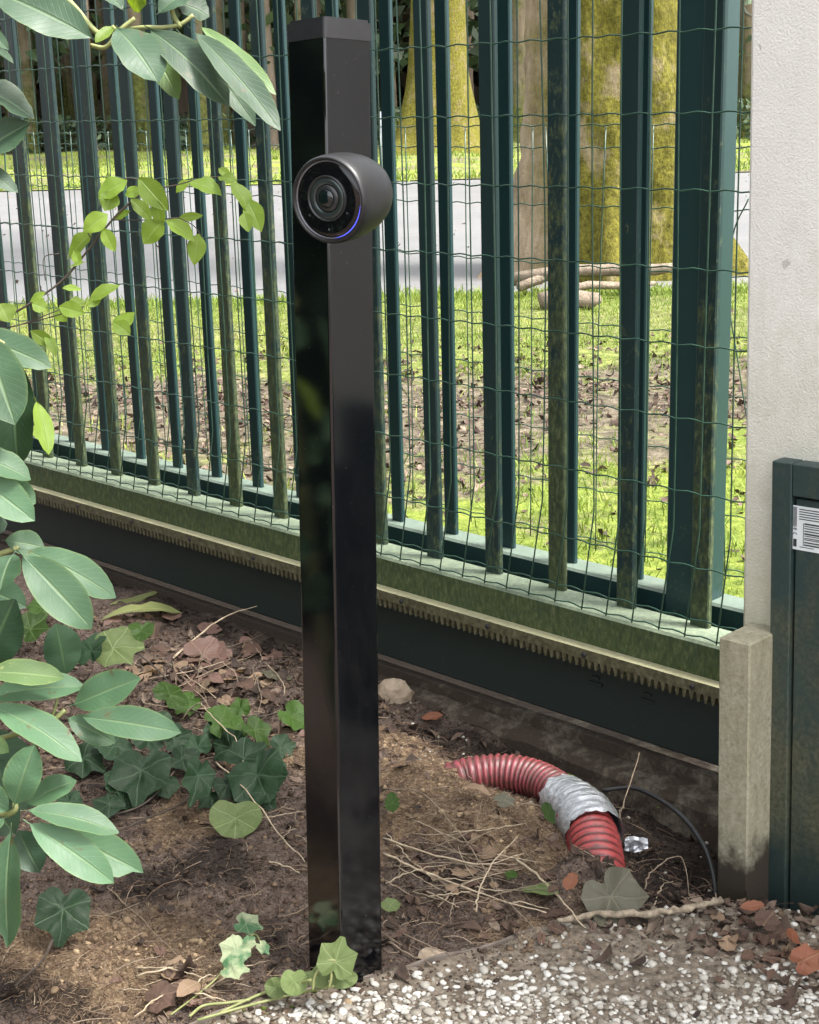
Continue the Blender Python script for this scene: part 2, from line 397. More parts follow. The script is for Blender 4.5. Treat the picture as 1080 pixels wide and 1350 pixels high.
M['silver'] = simple('light_ring', (.15, .145, .16), None, rough=.3, metal=.4)
def emit(name, col, e):
    m = NT(name); m.set(col=col, rough=.4); m.b.inputs['Emission Color'].default_value = (*col, 1); m.b.inputs['Emission Strength'].default_value = e; return m.m
M['led'] = emit('status_led', (.07, .08, .7), .38)
def mat_pipe(PERIOD, RED, DIRT):
    m = NT('red_pipe'); n = m.noise(45, 6, .75); z = m.sep()[2]
    m.set(col=m.mix(m.ramp(n, [(DIRT - .06, 0.0), (DIRT + .16, .8)]), m.ramp(m.math('ABSOLUTE', m.math('SUBTRACT', m.math('FRACT', m.math('DIVIDE', m.sep(m.n('UVMap').outputs[0])[1], PERIOD)), .5)), [(.08, (.09, .02, .018)), (.22, RED)]), (.05, .03, .022)), rough=.42, spec=.5); return m.m
M['pipe'] = mat_pipe(.0098, (.24, .048, .058), .46); M['pipe2'] = mat_pipe(.0125, (.34, .052, .052), .52)
def mat_tape():
    m = NT('silver_tape'); n = m.noise(60, 5, .7, stretch=(1, 2, 2)); m.set(col=m.ramp(n, [(.3, (.36, .37, .38)), (.7, (.75, .76, .78))]), rough=.30, metal=.75); m.bump(n, .8, .004); return m.m
M['tape'] = mat_tape()
M['cable'] = simple('black_cable', (.010, .010, .011), (.02, .02, .02), 50, .4)
M['edging'] = simple('rusty_edging', (.09, .07, .055), (.17, .14, .115), 50, .85, .5, 200)
M['twig'] = simple('dry_twig', (.12, .085, .055), (.26, .20, .14), 90, .85, .4, 300)
M['paletwig'] = simple('pale_twig', (.25, .19, .12), (.44, .36, .25), 90, .8, .3, 300)
M['bark_twig'] = simple('bark_twig', (.10, .075, .05), (.34, .28, .20), 120, .9, .8, 260)
M['greentwig'] = simple('green_stem', (.14, .17, .05), (.24, .24, .10), 60, .6)
M['darktwig'] = simple('dark_stem', (.03, .02, .015), (.06, .045, .03), 60, .8)
M['label'] = simple('label_white', (.62, .66, .67), (.7, .73, .74), 60, .5)
M['ink'] = simple('label_ink', (.03, .035, .035), None, rough=.6)
M['stone'] = simple('tan_stone', (.20, .15, .10), (.38, .30, .22), 60, .9, .6, 150, .004)
M['pole'] = simple('grey_pole', (.42, .44, .46), (.5, .52, .53), 8, .5)
def mat_leaf(name, c, back, edge=None, vein=(.22, .30, .13), rough=.44, transl=.22, side=14, mott=.35, spot=None):
    m = NT(name); uv = m.n('UVMap').outputs[0]; x = m.sep(uv); oi = m.n('ObjectInfo').outputs['Random']
    au = m.math('ABSOLUTE', m.math('SUBTRACT', x[0], .5))
    rib = m.ramp(au, [(.012, 1.0), (.05, 0.0)])
    sv = m.math('FRACT', m.math('MULTIPLY', m.math('SUBTRACT', x[1], m.math('MULTIPLY', au, .42)), side))
    sv = m.math('MULTIPLY', m.ramp(m.math('ABSOLUTE', m.math('SUBTRACT', sv, .5)), [(.0, 1.0), (.14, 0.0)]), .14)
    n = m.noise(70, 6, .7); n2 = m.noise(14, 5, .65)
    col = m.mix(m.math('MULTIPLY', m.math('ADD', m.math('MULTIPLY', n, .5), m.math('MULTIPLY', m.ramp(n2, [(.35, 0.0), (.65, 1.0)]), .5)), mott * 1.6), c, tuple(q * .55 for q in c))
    spk = m.noise(260, 3, .5)
    col = m.mix(m.ramp(spk, [(.68, 0.0), (.74, .5)]), col, tuple(min(1, q * 1.6 + .03) for q in c))
    hsv = m.n('HueSaturation'); m.link(col, hsv.inputs['Color']); m.link(m.math('ADD', .72, m.math('MULTIPLY', oi, .5)), hsv.inputs['Value'])
    m.link(m.math('ADD', .485, m.math('MULTIPLY', n2, .03)), hsv.inputs['Hue']); col = hsv.outputs[0]
    if edge: col = m.mix(m.ramp(au, [(.43, 0.0), (.5, .38)]), col, edge)
    if spot: col = m.mix(m.ramp(m.noise(38, 4, .8), [(.63, 0.0), (.68, .85)]), col, spot)
    col = m.mix(m.math('MAXIMUM', m.math('MULTIPLY', rib, .6), sv), col, vein)
    bf = m.n('NewGeometry').outputs['Backfacing']
    col = m.mix(bf, col, back)
    m.set(col=col, rough=m.math('ADD', rough, m.math('MULTIPLY', n, .12)), spec=.38)
    m.bump(m.math('SUBTRACT', m.math('MULTIPLY', n, .4), m.math('MAXIMUM', rib, sv)), .5, .0015)
    t = m.n('BsdfTranslucent'); m.link(m.mix(.5, col, (c[0] * 2.2, c[1] * 2, c[2] * .5)), t.inputs[0]); s = m.n('MixShader'); s.inputs[0].default_value = transl
    m.link(m.b.outputs[0], s.inputs[1]); m.link(t.outputs[0], s.inputs[2]); m.link(s.outputs[0], m.out.inputs[0]); return m.m
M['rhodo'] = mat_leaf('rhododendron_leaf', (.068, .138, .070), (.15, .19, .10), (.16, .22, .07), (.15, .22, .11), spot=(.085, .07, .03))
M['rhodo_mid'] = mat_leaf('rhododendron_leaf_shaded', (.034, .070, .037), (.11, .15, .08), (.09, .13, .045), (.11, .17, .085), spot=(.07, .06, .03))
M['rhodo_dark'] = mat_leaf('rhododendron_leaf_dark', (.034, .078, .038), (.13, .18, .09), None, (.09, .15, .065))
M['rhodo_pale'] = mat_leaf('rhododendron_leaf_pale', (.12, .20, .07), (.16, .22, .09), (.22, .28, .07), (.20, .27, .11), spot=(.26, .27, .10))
M['rhodo_young'] = mat_leaf('young_leaf', (.15, .24, .02), (.18, .27, .04), None, (.21, .28, .06), transl=.4)
M['beech'] = mat_leaf('beech_leaf', (.19, .29, .035), (.20, .30, .08), None, (.26, .35, .12), rough=.5, transl=.45, side=9)
M['yellowleaf'] = mat_leaf('yellowing_leaf', (.20, .22, .08), (.26, .28, .10), None, (.38, .40, .18))
M['brown'] = mat_leaf('brown_leaf', (.12, .070, .048), (.15, .095, .07), None, (.17, .11, .075), rough=.7, transl=.15, side=8, mott=.8)
M['tan'] = mat_leaf('tan_leaf', (.26, .175, .11), (.26, .18, .12), None, (.30, .22, .14), rough=.7, transl=.15, side=8, mott=.7)
M['orange'] = mat_leaf('orange_leaf', (.22, .080, .042), (.23, .11, .065), None, (.26, .14, .08), rough=.6, transl=.2, side=8, mott=.6)
LOBES = [0, .95, -.95, 1.95, -1.95]
def mat_ivy(name, c, vein, back, transl=.2, blotch=None, mott=.5):
    m = NT(name); uv = m.n('UVMap').outputs[0]; x = m.sep(uv); n = m.noise(60, 5, .65); oi = m.n('ObjectInfo').outputs['Random']; dn_ = m.noise(30, 3)
    px = m.math('ADD', m.math('SUBTRACT', x[0], .5), m.math('MULTIPLY', m.math('SUBTRACT', dn_, .5), .09)); py = m.math('SUBTRACT', m.math('SUBTRACT', x[1], .5), m.math('MULTIPLY', m.math('SUBTRACT', dn_, .5), .08)); v = None
    for a in LOBES:
        ca, sa = math.sin(a), math.cos(a)
        al = m.math('ADD', m.math('MULTIPLY', px, ca), m.math('MULTIPLY', py, sa)); cr = m.math('ABSOLUTE', m.math('SUBTRACT', m.math('MULTIPLY', px, sa), m.math('MULTIPLY', py, ca)))
        k = m.math('MULTIPLY', m.ramp(cr, [(.004, 1.0), (.016, 0.0)]), m.math('GREATER_THAN', al, 0)); v = k if v is None else m.math('MAXIMUM', v, k)
    vor = m.n('TexVoronoi', feature='DISTANCE_TO_EDGE'); vor.inputs['Scale'].default_value = 9; m.link(uv, vor.inputs['Vector'])
    v = m.math('MAXIMUM', m.math('MULTIPLY', v, .8), m.math('MULTIPLY', m.ramp(vor.outputs['Distance'], [(.0, 1.0), (.035, 0.0)]), .35))
    col = m.mix(m.math('MULTIPLY', n, mott), c, tuple(q * .5 for q in c))
    hsv = m.n('HueSaturation'); m.link(col, hsv.inputs['Color']); m.link(m.math('ADD', .7, m.math('MULTIPLY', oi, .6)), hsv.inputs['Value']); col = hsv.outputs[0]
    if blotch: col = m.mix(m.ramp(m.noise(22, 3), [(.47, 0.0), (.55, .9)]), col, blotch)
    col = m.mix(v, col, vein); col = m.mix(m.n('NewGeometry').outputs['Backfacing'], col, back)
    m.set(col=col, rough=.5, spec=.22); m.bump(m.math('SUBTRACT', n, v), .5, .0015)
    t = m.n('BsdfTranslucent'); m.link(col, t.inputs[0]); s = m.n('MixShader'); s.inputs[0].default_value = transl
    m.link(m.b.outputs[0], s.inputs[1]); m.link(t.outputs[0], s.inputs[2]); m.link(s.outputs[0], m.out.inputs[0]); return m.m
M['ivy'] = mat_ivy('ivy_leaf', (.017, .041, .016), (.055, .09, .05), (.08, .11, .05))
M['ivy_bright'] = mat_ivy('ivy_leaf_bright', (.04, .085, .012), (.085, .13, .04), (.09, .13, .04), .3)
M['ivy_pale'] = mat_ivy('ivy_leaf_pale', (.15, .20, .07), (.22, .27, .12), (.19, .23, .10), .3)
M['ivy_var'] = mat_ivy('ivy_leaf_variegated', (.09, .20, .09), (.24, .31, .18), (.2, .26, .14), .3, (.36, .40, .24))
M['ivy_dead'] = mat_ivy('ivy_leaf_greyed', (.095, .09, .062), (.14, .13, .09), (.2, .18, .13), .1)
M['deadmaple'] = mat_ivy('dead_lobed_leaf', (.17, .10, .078), (.21, .14, .105), (.28, .18, .14), .1)
def mat_bark(name, c1, c2, moss=None, zlo=0, zhi=4, scale=9, bare=None):
    m = NT(name); n = m.noise(scale, 6, .75, stretch=(1, 1, .28)); n2 = m.noise(scale * .35, 5, .7)
    col = m.ramp(n, [(.3, c1), (.7, c2)])
    if moss:
        z = m.sep()[2]; mr = m.n('MapRange'); mr.inputs[1].default_value = zhi; mr.inputs[2].default_value = zlo; m.link(z, mr.inputs[0])
        k = m.ramp(m.math('ADD', m.math('MULTIPLY', mr.outputs[0], .6), m.math('MULTIPLY', m.math('SUBTRACT', n2, .5), 1.6)), [(.05, .15), (.34, 1.0)])
        if bare:
            mx = m.n('MapRange'); mx.inputs[1].default_value = bare[0]; mx.inputs[2].default_value = bare[1]; m.link(m.math('ADD', m.sep()[0], m.math('MULTIPLY', m.math('SUBTRACT', n2, .5), .5)), mx.inputs[0]); k = m.math('MULTIPLY', k, mx.outputs[0])
        mo = m.ramp(m.noise(scale * 3, 7, .8), [(.34, tuple(q * .22 for q in moss)), (.5, tuple(q * .7 for q in moss)), (.66, tuple(q * 1.25 for q in moss))])
        col = m.mix(k, col, mo)
    m.set(col=col, rough=.95, spec=.15); m.bump(m.noise(scale * 2.5, 6, .75, stretch=(1, 1, .4)), 1, .03); return m.m
M['bark_moss'] = mat_bark('mossy_bark', (.16, .12, .075), (.38, .30, .21), (.145, .132, .022), -3, 9, 9, bare=(.72, .98))
M['bark_old'] = mat_bark('old_mossy_bark', (.09, .07, .04), (.25, .19, .12), (.145, .132, .022), -3, 9, 9)
M['bark_beige'] = mat_bark('beige_bark', (.24, .18, .12), (.42, .34, .25), (.19, .19, .04), -.5, 1.6, 7)
M['bark_far'] = mat_bark('forest_bark', (.09, .068, .048), (.21, .165, .125), (.10, .11, .03), -1, 3, 3)
M['bark_far2'] = mat_bark('pale_forest_bark', (.14, .11, .08), (.27, .215, .165), None, 0, 3, 3)
M['log'] = mat_bark('log_bark', (.15, .12, .09), (.36, .29, .22), None, 0, 1, 14)
M['crown'] = tint_mat('crown_leaf', [(0, (.03, .07, .018)), (.6, (.06, .12, .03)), (1, (.11, .17, .05))], .6, 2, .3, 0, .25)
M['understory'] = tint_mat('understory_leaf', [(0, (.02, .035, .015)), (.5, (.055, .09, .04)), (1, (.12, .17, .09))], .5, 2, .4, 0, .15)
M['wooddark'] = tint_mat('far_wood', [(0, (.07, .057, .043)), (.6, (.16, .13, .098)), (1, (.22, .20, .12))], .9, 2, .2, 0, 0)
M['hedge'] = tint_mat('hedge_leaf', [(0, (.003, .008, .004)), (.6, (.010, .028, .012)), (1, (.028, .06, .024))], .7, 3, .15, 0, .05)  # hedge leaves darkened, shade under trees put into their colour

def patches(lst):
    L = [(at_z(px, py, 0)[:2], w) for px, py, w in lst]
    return lambda x, y: _pt(x + .16 * fbm(x * 14, y * 14, 4), y + .16 * fbm(x * 14 + 40, y * 14, 4), L)
def _pt(x, y, L):
    return np.clip(sum(np.exp(-(((x - c[0]) / w) ** 2 + ((y - c[1]) / (w * 1.15)) ** 2)) for c, w in L), 0, 1)
sand_f = patches([(160, 1240, .10), (90, 1270, .07), (230, 1300, .07), (530, 985, .07), (600, 1050, .06), (650, 1060, .07), (710, 1095, .07), (560, 1010, .05), (730, 1130, .06), (620, 1085, .08), (680, 1120, .08), (580, 1060, .06), (760, 1145, .05), (540, 1030, .06), (545, 1120, .05), (240, 1085, .05), (290, 1075, .04), (720, 1250, .06), (640, 1255, .04), (370, 1000, .05)])
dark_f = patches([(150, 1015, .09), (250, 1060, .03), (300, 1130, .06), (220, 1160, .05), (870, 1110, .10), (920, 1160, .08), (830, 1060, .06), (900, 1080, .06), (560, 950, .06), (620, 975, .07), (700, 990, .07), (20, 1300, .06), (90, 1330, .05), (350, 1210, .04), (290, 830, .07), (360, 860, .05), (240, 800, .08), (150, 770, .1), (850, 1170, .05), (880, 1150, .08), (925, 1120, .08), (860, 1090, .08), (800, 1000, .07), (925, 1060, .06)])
# ------------------------------------------------------------------ the ground sheets
def grid(x0, x1, y0, y1, st, fn):
    xs = np.arange(x0, x1 + st / 2, st); ys = np.arange(y0, y1 + st / 2, st); X, Y = np.meshgrid(xs, ys); Zz = fn(X, Y)
    V = np.stack([X.ravel(), Y.ravel(), Zz.ravel()], 1); nx, ny = len(xs), len(ys)
    i = (np.arange(ny - 1)[:, None] * nx + np.arange(nx - 1)[None]).ravel(); return V, np.stack([i, i + 1, i + nx + 1, i + nx], 1)
def keep(V, F, mask):
    f = F[mask(V[F].mean(1))]; u, inv = np.unique(f.ravel(), return_inverse=True); return V[u], inv.reshape(f.shape)
V, F = grid(-1.5, 1.1, .9, 3.4, .0045, ground)
dn = lambda P: P[:, 0] * N[0] + P[:, 1] * N[1]
Vs, Fs = keep(V, F, lambda P: (P[:, 1] > edge_y(P[:, 0])) & (dn(P) < 1.79))
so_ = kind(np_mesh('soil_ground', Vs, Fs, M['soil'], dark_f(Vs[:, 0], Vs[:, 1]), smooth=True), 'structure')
a_ = so_.data.attributes.new('sand', 'FLOAT', 'POINT'); a_.data.foreach_set('value', sand_f(Vs[:, 0], Vs[:, 1]).astype(np.float32))
Vs, Fs = keep(V, F, lambda P: (P[:, 1] <= edge_y(P[:, 0]) + .006) & (dn(P) < 1.79))
kind(np_mesh('gravel_path', Vs, Fs, M['bed'], smooth=True), 'structure')
def far_ground(X, Y): return -.03 + fbm(X * 1.3, Y * 1.3, 3) * .06 * np.clip((Y - 2) / 2, 0, 1) * np.clip((8.4 - Y) / 1, 0, 1)
V, F = grid(-9, 9, .4, 8.5, .06, far_ground)
Vs, Fs = keep(V, F, lambda P: dn(P) > 1.76)
kind(np_mesh('lawn', Vs, Fs, M['lawn'], smooth=True), 'structure')
def flat(name, x0, x1, y0, y1, z, mat):
    b = MB(); b.add([(x0, y0, z), (x1, y0, z), (x1, y1, z), (x0, y1, z)], [(0, 1, 2, 3)]); return kind(b.build(name, mat), 'structure')
flat('road', -120, 120, 8.4, 21.4, -.035, M['road'])
V, F = grid(-60, 60, 21.3, 42, .6, lambda X, Y: -.02 + fbm(X * .3, Y * .3, 3) * .5 * np.clip((Y - 21.5) / 4, 0, 1))
kind(np_mesh('grass_verge', V, F, M['lawn'], smooth=True), 'structure')
flat('terrain', -300, 300, -60, 300, -.16, M['soil'])

# ------------------------------------------------------------------ pebbles, crumbs, litter
ICO_V = None
def ico():
    t = (1 + 5 ** .5) / 2
    v = np.array([(-1, t, 0), (1, t, 0), (-1, -t, 0), (1, -t, 0), (0, -1, t), (0, 1, t), (0, -1, -t), (0, 1, -t), (t, 0, -1), (t, 0, 1), (-t, 0, -1), (-t, 0, 1)], float)
    f = np.array([(0, 11, 5), (0, 5, 1), (0, 1, 7), (0, 7, 10), (0, 10, 11), (1, 5, 9), (5, 11, 4), (11, 10, 2), (10, 7, 6), (7, 1, 8), (3, 9, 4), (3, 4, 2), (3, 2, 6), (3, 6, 8), (3, 8, 9), (4, 9, 5), (2, 4, 11), (6, 2, 10), (8, 6, 7), (9, 8, 1)])
    return v / np.linalg.norm(v[0]), f
IV, IF = ico()
def sub_ico():
    v = [tuple(p) for p in IV]; c = {}; fs = []
    def mid(a, b):
        k = (min(a, b), max(a, b))
        if k not in c: c[k] = len(v); v.append(tuple(unit(np.array(v[a]) + np.array(v[b]))))
        return c[k]
    for a, b, d in IF.tolist():
        x, y, z = mid(a, b), mid(b, d), mid(d, a); fs += [(a, x, z), (b, y, x), (d, z, y), (x, y, z)]
    return np.array(v), np.array(fs)
IV2, IF2 = sub_ico()
def scatter(name, mat, P, size, tint, base=(IV, IF), flatten=(.5, 1), smooth=False, jag=.25, stretch=(.7, 1.4)):
    bv, bf = base; n = len(P); S = np.empty((n, 3)); S[:, 0] = size * rng.uniform(*stretch, n); S[:, 1] = size; S[:, 2] = size * rng.uniform(*flatten, n)
    V = bv[None] * (1 + rng.uniform(-jag, jag, (n, len(bv), 1))) * S[:, None, :]
    a = rng.uniform(0, 2 * PI, n); b = rng.normal(0, .35, n); ca, sa, cb, sb = np.cos(a), np.sin(a), np.cos(b), np.sin(b)
    x, y, z = V[..., 0], V[..., 1], V[..., 2]
    y, z = y * cb[:, None] - z * sb[:, None], y * sb[:, None] + z * cb[:, None]
    x, y = x * ca[:, None] - y * sa[:, None], x * sa[:, None] + y * ca[:, None]
    V = np.stack([x, y, z], -1) + P[:, None, :]
    Fc = (bf[None] + (np.arange(n) * len(bv))[:, None, None]).reshape(-1, 3)
    return kind(np_mesh(name, V.reshape(-1, 3), Fc, mat, np.repeat(tint, len(bv)), smooth), 'stuff')
def pick(n, x0, x1, y0, y1, dens):
    X = rng.uniform(x0, x1, n); Y = rng.uniform(y0, y1, n); k = rng.random(n) < dens(X, Y); return X[k], Y[k]
# white gravel on the path: dense near the camera, earth washed over it farther back
X, Y = pick(56000, -.6, .95, .95, 1.8, lambda x, y: np.clip((edge_y(x) - y) / .035, 0, 1) * np.clip(1.05 - np.clip((y - 1.525 + .12 * fbm(x * 7, y * 7, 3)) / .1, 0, 1) * .93, 0, 1) * np.clip(.75 + 1.6 * fbm(x * 9, y * 9, 3), .15, 1))
sz = (.0012 + .0034 * rng.random(len(X)) ** 1.4) * np.where(rng.random(len(X)) < .1, 1.35, 1)
scatter('gravel', M['pebble'], np.stack([X, Y, ground(X, Y) + sz * .25], 1), sz, np.clip(rng.beta(1.4, 1.3, len(X)) + .9 * fbm(X * 11, Y * 11, 3) + .10, 0, 1), (IV2, IF2), (.35, .8), False, .2, (.8, 1.7))
# crumbs of earth
X, Y = pick(150000, -1.0, .75, 1.3, 3.0, lambda x, y: (y > edge_y(x) - .12 * rng.random(len(x))) * ((x * N[0] + y * N[1]) < 1.76) * np.clip(.35 + 2.2 * np.abs(fbm(x * 8, y * 8, 3)), 0, 1))
sz = .0007 + .0048 * rng.random(len(X)) ** 14 + .0011 * rng.random(len(X))
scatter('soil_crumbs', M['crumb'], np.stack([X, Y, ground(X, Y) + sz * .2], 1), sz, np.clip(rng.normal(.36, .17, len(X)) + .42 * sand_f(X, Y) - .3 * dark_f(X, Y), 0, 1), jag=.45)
# pale chips in the pit
X, Y = pick(260, -.1, .55, 1.75, 2.5, lambda x, y: np.ones(len(x)) * ((x * N[0] + y * N[1]) > 1.5) * ((x * N[0] + y * N[1]) < 1.73) * .5)
sz = rng.uniform(.0015, .0038, len(X)); scatter('stone_chips', M['pebble'], np.stack([X, Y, ground(X, Y) + sz * .3], 1), sz, rng.uniform(.4, 1, len(X)))

def sticks(name, mat, P, L, W, tint, az=None, tilt=.15):
    """thin bent three-sided straws"""
    n = len(P); a = rng.uniform(0, 2 * PI, n) if az is None else az; e = rng.normal(0, tilt, n)
    d = np.stack([np.cos(a) * np.cos(e), np.sin(a) * np.cos(e), np.sin(e)], 1); sd = np.stack([-np.sin(a), np.cos(a), np.zeros(n)], 1); up = np.cross(d, sd)
    bend = rng.normal(0, .12, n)[:, None]; rows = []
    for t in (-.5, -.17, .17, .5):
        c = P + d * (L * t)[:, None] + sd * L[:, None] * bend * (t * t * 4 - .5) + up * L[:, None] * .05 * (1 - 4 * t * t); w = (W * (1.1 - .5 * (t + .5)))[:, None]
        for k in range(3): rows.append(c + sd * w * math.cos(2.094 * k) + up * w * math.sin(2.094 * k))
    V = np.stack(rows, 1); f = [(i * 3 + k, i * 3 + (k + 1) % 3, i * 3 + 3 + (k + 1) % 3, i * 3 + 3 + k) for i in range(3) for k in range(3)]
    Fc = (np.array(f)[None] + (np.arange(n) * 12)[:, None, None]).reshape(-1, 4)
    return kind(np_mesh(name, V.reshape(-1, 3), Fc, mat, np.repeat(tint, 12)), 'stuff')
X, Y = pick(11000, -1.0, .6, 1.5, 2.9, lambda x, y: (y > edge_y(x)) * ((x * N[0] + y * N[1]) < 1.74) * np.clip(.12 + .8 * gau(x, y, .1, 1.85, .22, .13) + .6 * gau(x, y, -.4, 2.25, .4, .25) + .5 * gau(x, y, -.3, 1.7, .3, .12), 0, 1))
sticks('plant_litter', M['straw'], np.stack([X, Y, ground(X, Y) + .002], 1), rng.uniform(.012, .06, len(X)), rng.uniform(.0003, .0008, len(X)), rng.beta(2, 2, len(X)))
X, Y = pick(44000, -.6, .4, 1.45, 2.35, lambda x, y: (y > edge_y(x)) * ((x * N[0] + y * N[1]) < 1.70) * sand_f(x, y))
sticks('peat_fibre', M['straw'], np.stack([X, Y, ground(X, Y) + .0015], 1), rng.uniform(.004, .018, len(X)), rng.uniform(.0002, .0006, len(X)), rng.beta(2.2, 2, len(X)) * .85, tilt=.4)
X, Y = pick(2600, -.5, .1, 1.42, 1.62, lambda x, y: ((y - edge_y(x)) < .012) * np.clip(1 - np.abs(y - edge_y(x) + .008) / .022, 0, 1) * (x < -.06) * (.3 + 1.6 * fbm(x * 20, y * 20, 2)))
sz = rng.uniform(.001, .0034, len(X)); M['moss'] = tint_mat('moss', [(0, (.05, .075, .012)), (1, (.16, .20, .035))], .9, 200, .1, .2)
scatter('moss', M['moss'], np.stack([X, Y, ground(X, Y) + sz * .4], 1), sz, rng.random(len(X)), jag=.4)
def flakes(name, mat, P, size, tint, tilt=.45):
    """small curled, ragged pieces of dead leaf"""
    n = len(P); a = rng.uniform(0, 2 * PI, n); c, s_ = np.cos(a), np.sin(a); t1, t2 = rng.normal(0, tilt, n), rng.normal(0, tilt, n)
    ex = np.stack([c, s_, t1], 1); ey = np.stack([-s_, c, t2], 1); ez = np.cross(ex, ey); cu = rng.normal(.5, .5, n); cv = rng.normal(.2, .6, n); wd = rng.uniform(.35, .8, n)
    rows = []
    for i in range(5):
        u = -1 + .5 * i; w0 = (.12, .8, 1.0, .7, .1)[i]
        for j in range(3):
            v = (j - 1) * w0 * wd * rng.uniform(.55, 1.25, n); uu = u + rng.normal(0, .1, n)
            rows.append(P + (ex * uu[:, None] + ey * v[:, None] + ez * (cu * u * u * .5 + cv * v * v * 1.5 + rng.normal(0, .06, n))[:, None]) * size[:, None])
    V = np.stack(rows, 1); f = np.array([(i * 3 + j, i * 3 + j + 1, i * 3 + j + 4, i * 3 + j + 3) for i in range(4) for j in range(2)])
    Fc = (f[None] + (np.arange(n) * 15)[:, None, None]).reshape(-1, 4)
    return kind(np_mesh(name, V.reshape(-1, 3), Fc, mat, np.clip(np.repeat(tint, 15) + rng.normal(0, .08, n * 15), 0, 1), True), 'stuff')
X, Y = pick(15000, -1.2, .8, 1.45, 3.2, lambda x, y: ((x * N[0] + y * N[1]) < 1.75) * np.clip(.03 + .75 * gau(x, y, -.42, 2.45, .45, .28) + .95 * gau(x, y, .46, 1.70, .17, .06) + .95 * gau(x, y, .50, 1.60, .13, .09) + .30 * gau(x, y, .12, 1.82, .25, .14) + .8 * gau(x, y, -.27, 1.55, .06, .03) + .35 * gau(x, y, .25, 1.72, .25, .05), 0, 1))
sz = .003 + .012 * rng.random(len(X)) ** 2; flakes('leaf_litter', M['litter'], np.stack([X, Y, ground(X, Y) + sz * .3], 1), sz, rng.beta(1.6, 2.0, len(X)))
# beyond the fence: litter on bare earth and grass tufts
X, Y = pick(26000, -2.4, 2.4, 2.7, 7.5, lambda x, y: ((x * N[0] + y * N[1]) > 2.05) * np.clip(gau(x, y, 0, 5.2, 9, 1.2) * (.6 + 2 * fbm(x * 2, y * 2, 3)), .03, 1))
sz = rng.uniform(.006, .02, len(X)); flakes('fallen_leaves', M['litter'], np.stack([X, Y, far_ground(X, Y) + sz * .3], 1), sz, rng.beta(1.5, 2.0, len(X)))
def grass(name, n, box, dens, zf, h0, h1, w):
    X, Y = pick(n, *box, dens); n = len(X); a = rng.uniform(0, 2 * PI, n); h = rng.uniform(h0, h1, n); l = rng.normal(0, .5, (n, 2)) * h[:, None]
    b = np.stack([X, Y, zf(X, Y) - .005], 1); sd = np.stack([np.cos(a), np.sin(a), np.zeros(n)], 1) * w
    top = b + np.stack([l[:, 0], l[:, 1], h], 1); mid = b * .5 + top * .5 + np.stack([np.zeros(n), np.zeros(n), h * .12], 1)
    V = np.stack([b - sd, b + sd, mid - sd * .8, mid + sd * .8, top], 1); f = np.array([(0, 1, 3), (0, 3, 2), (2, 3, 4)])
    Fc = (f[None] + (np.arange(n) * 5)[:, None, None]).reshape(-1, 3)
    t = np.clip(.45 + 1.1 * fbm(X * 1.5, Y * 1.5, 3) + rng.normal(0, .15, n), 0, 1)
    return kind(np_mesh(name, V.reshape(-1, 3), Fc, M['grass'], np.repeat(t, 5)), 'stuff')
def gdens(x, y):
    w = y + 1.6 * fbm(x * 2.2, y * 2.2, 4) * 2.6
    k = np.interp(w, [2, 3.8, 4.4, 5.7, 6.3, 7.3, 8.4], [.8, .65, .05, .06, .75, .45, .8]); return k * ((x * N[0] + y * N[1]) > 2.02)
grass('lawn_grass', 100000, (-2.6, 2.6, 2.4, 8.5), gdens, far_ground, .012, .045, .0022)
grass('verge_grass', 9000, (-9, 9, 21.5, 36), lambda x, y: np.clip(.5 + 1.2 * fbm(x * .5, y * .5, 3), 0, 1), lambda x, y: -.02 + fbm(x * .3, y * .3, 3) * .5 * np.clip((y - 21.5) / 4, 0, 1), .05, .16, .012)

rg = lambda x, y: np.full(np.shape(x), -.03)
grass('road_edge_grass', 9000, (-3.2, 3.2, 8.15, 8.95), lambda x, y: np.clip(1 - (y - 8.3 - .5 * fbm(x * 2.2, y, 3)) / .35, 0, 1), rg, .02, .06, .004)
grass('road_far_edge_grass', 5000, (-8, 8, 20.8, 22), lambda x, y: np.clip((y - 21.15 - 1.2 * fbm(x * .9, y, 3)) / .4, 0, 1), rg, .04, .12, .012)
X, Y = pick(1800, -6, 6, 8.5, 21, lambda x, y: np.clip(.25 + 1.5 * fbm(x * .8, y * .4, 3) + .5 * (y < 9.5), 0, 1)); sz = rng.uniform(.006, .02, len(X))
flakes('road_litter', M['litter'], np.stack([X, Y, -.03 + sz * .2], 1), sz, rng.beta(1.5, 2, len(X)))
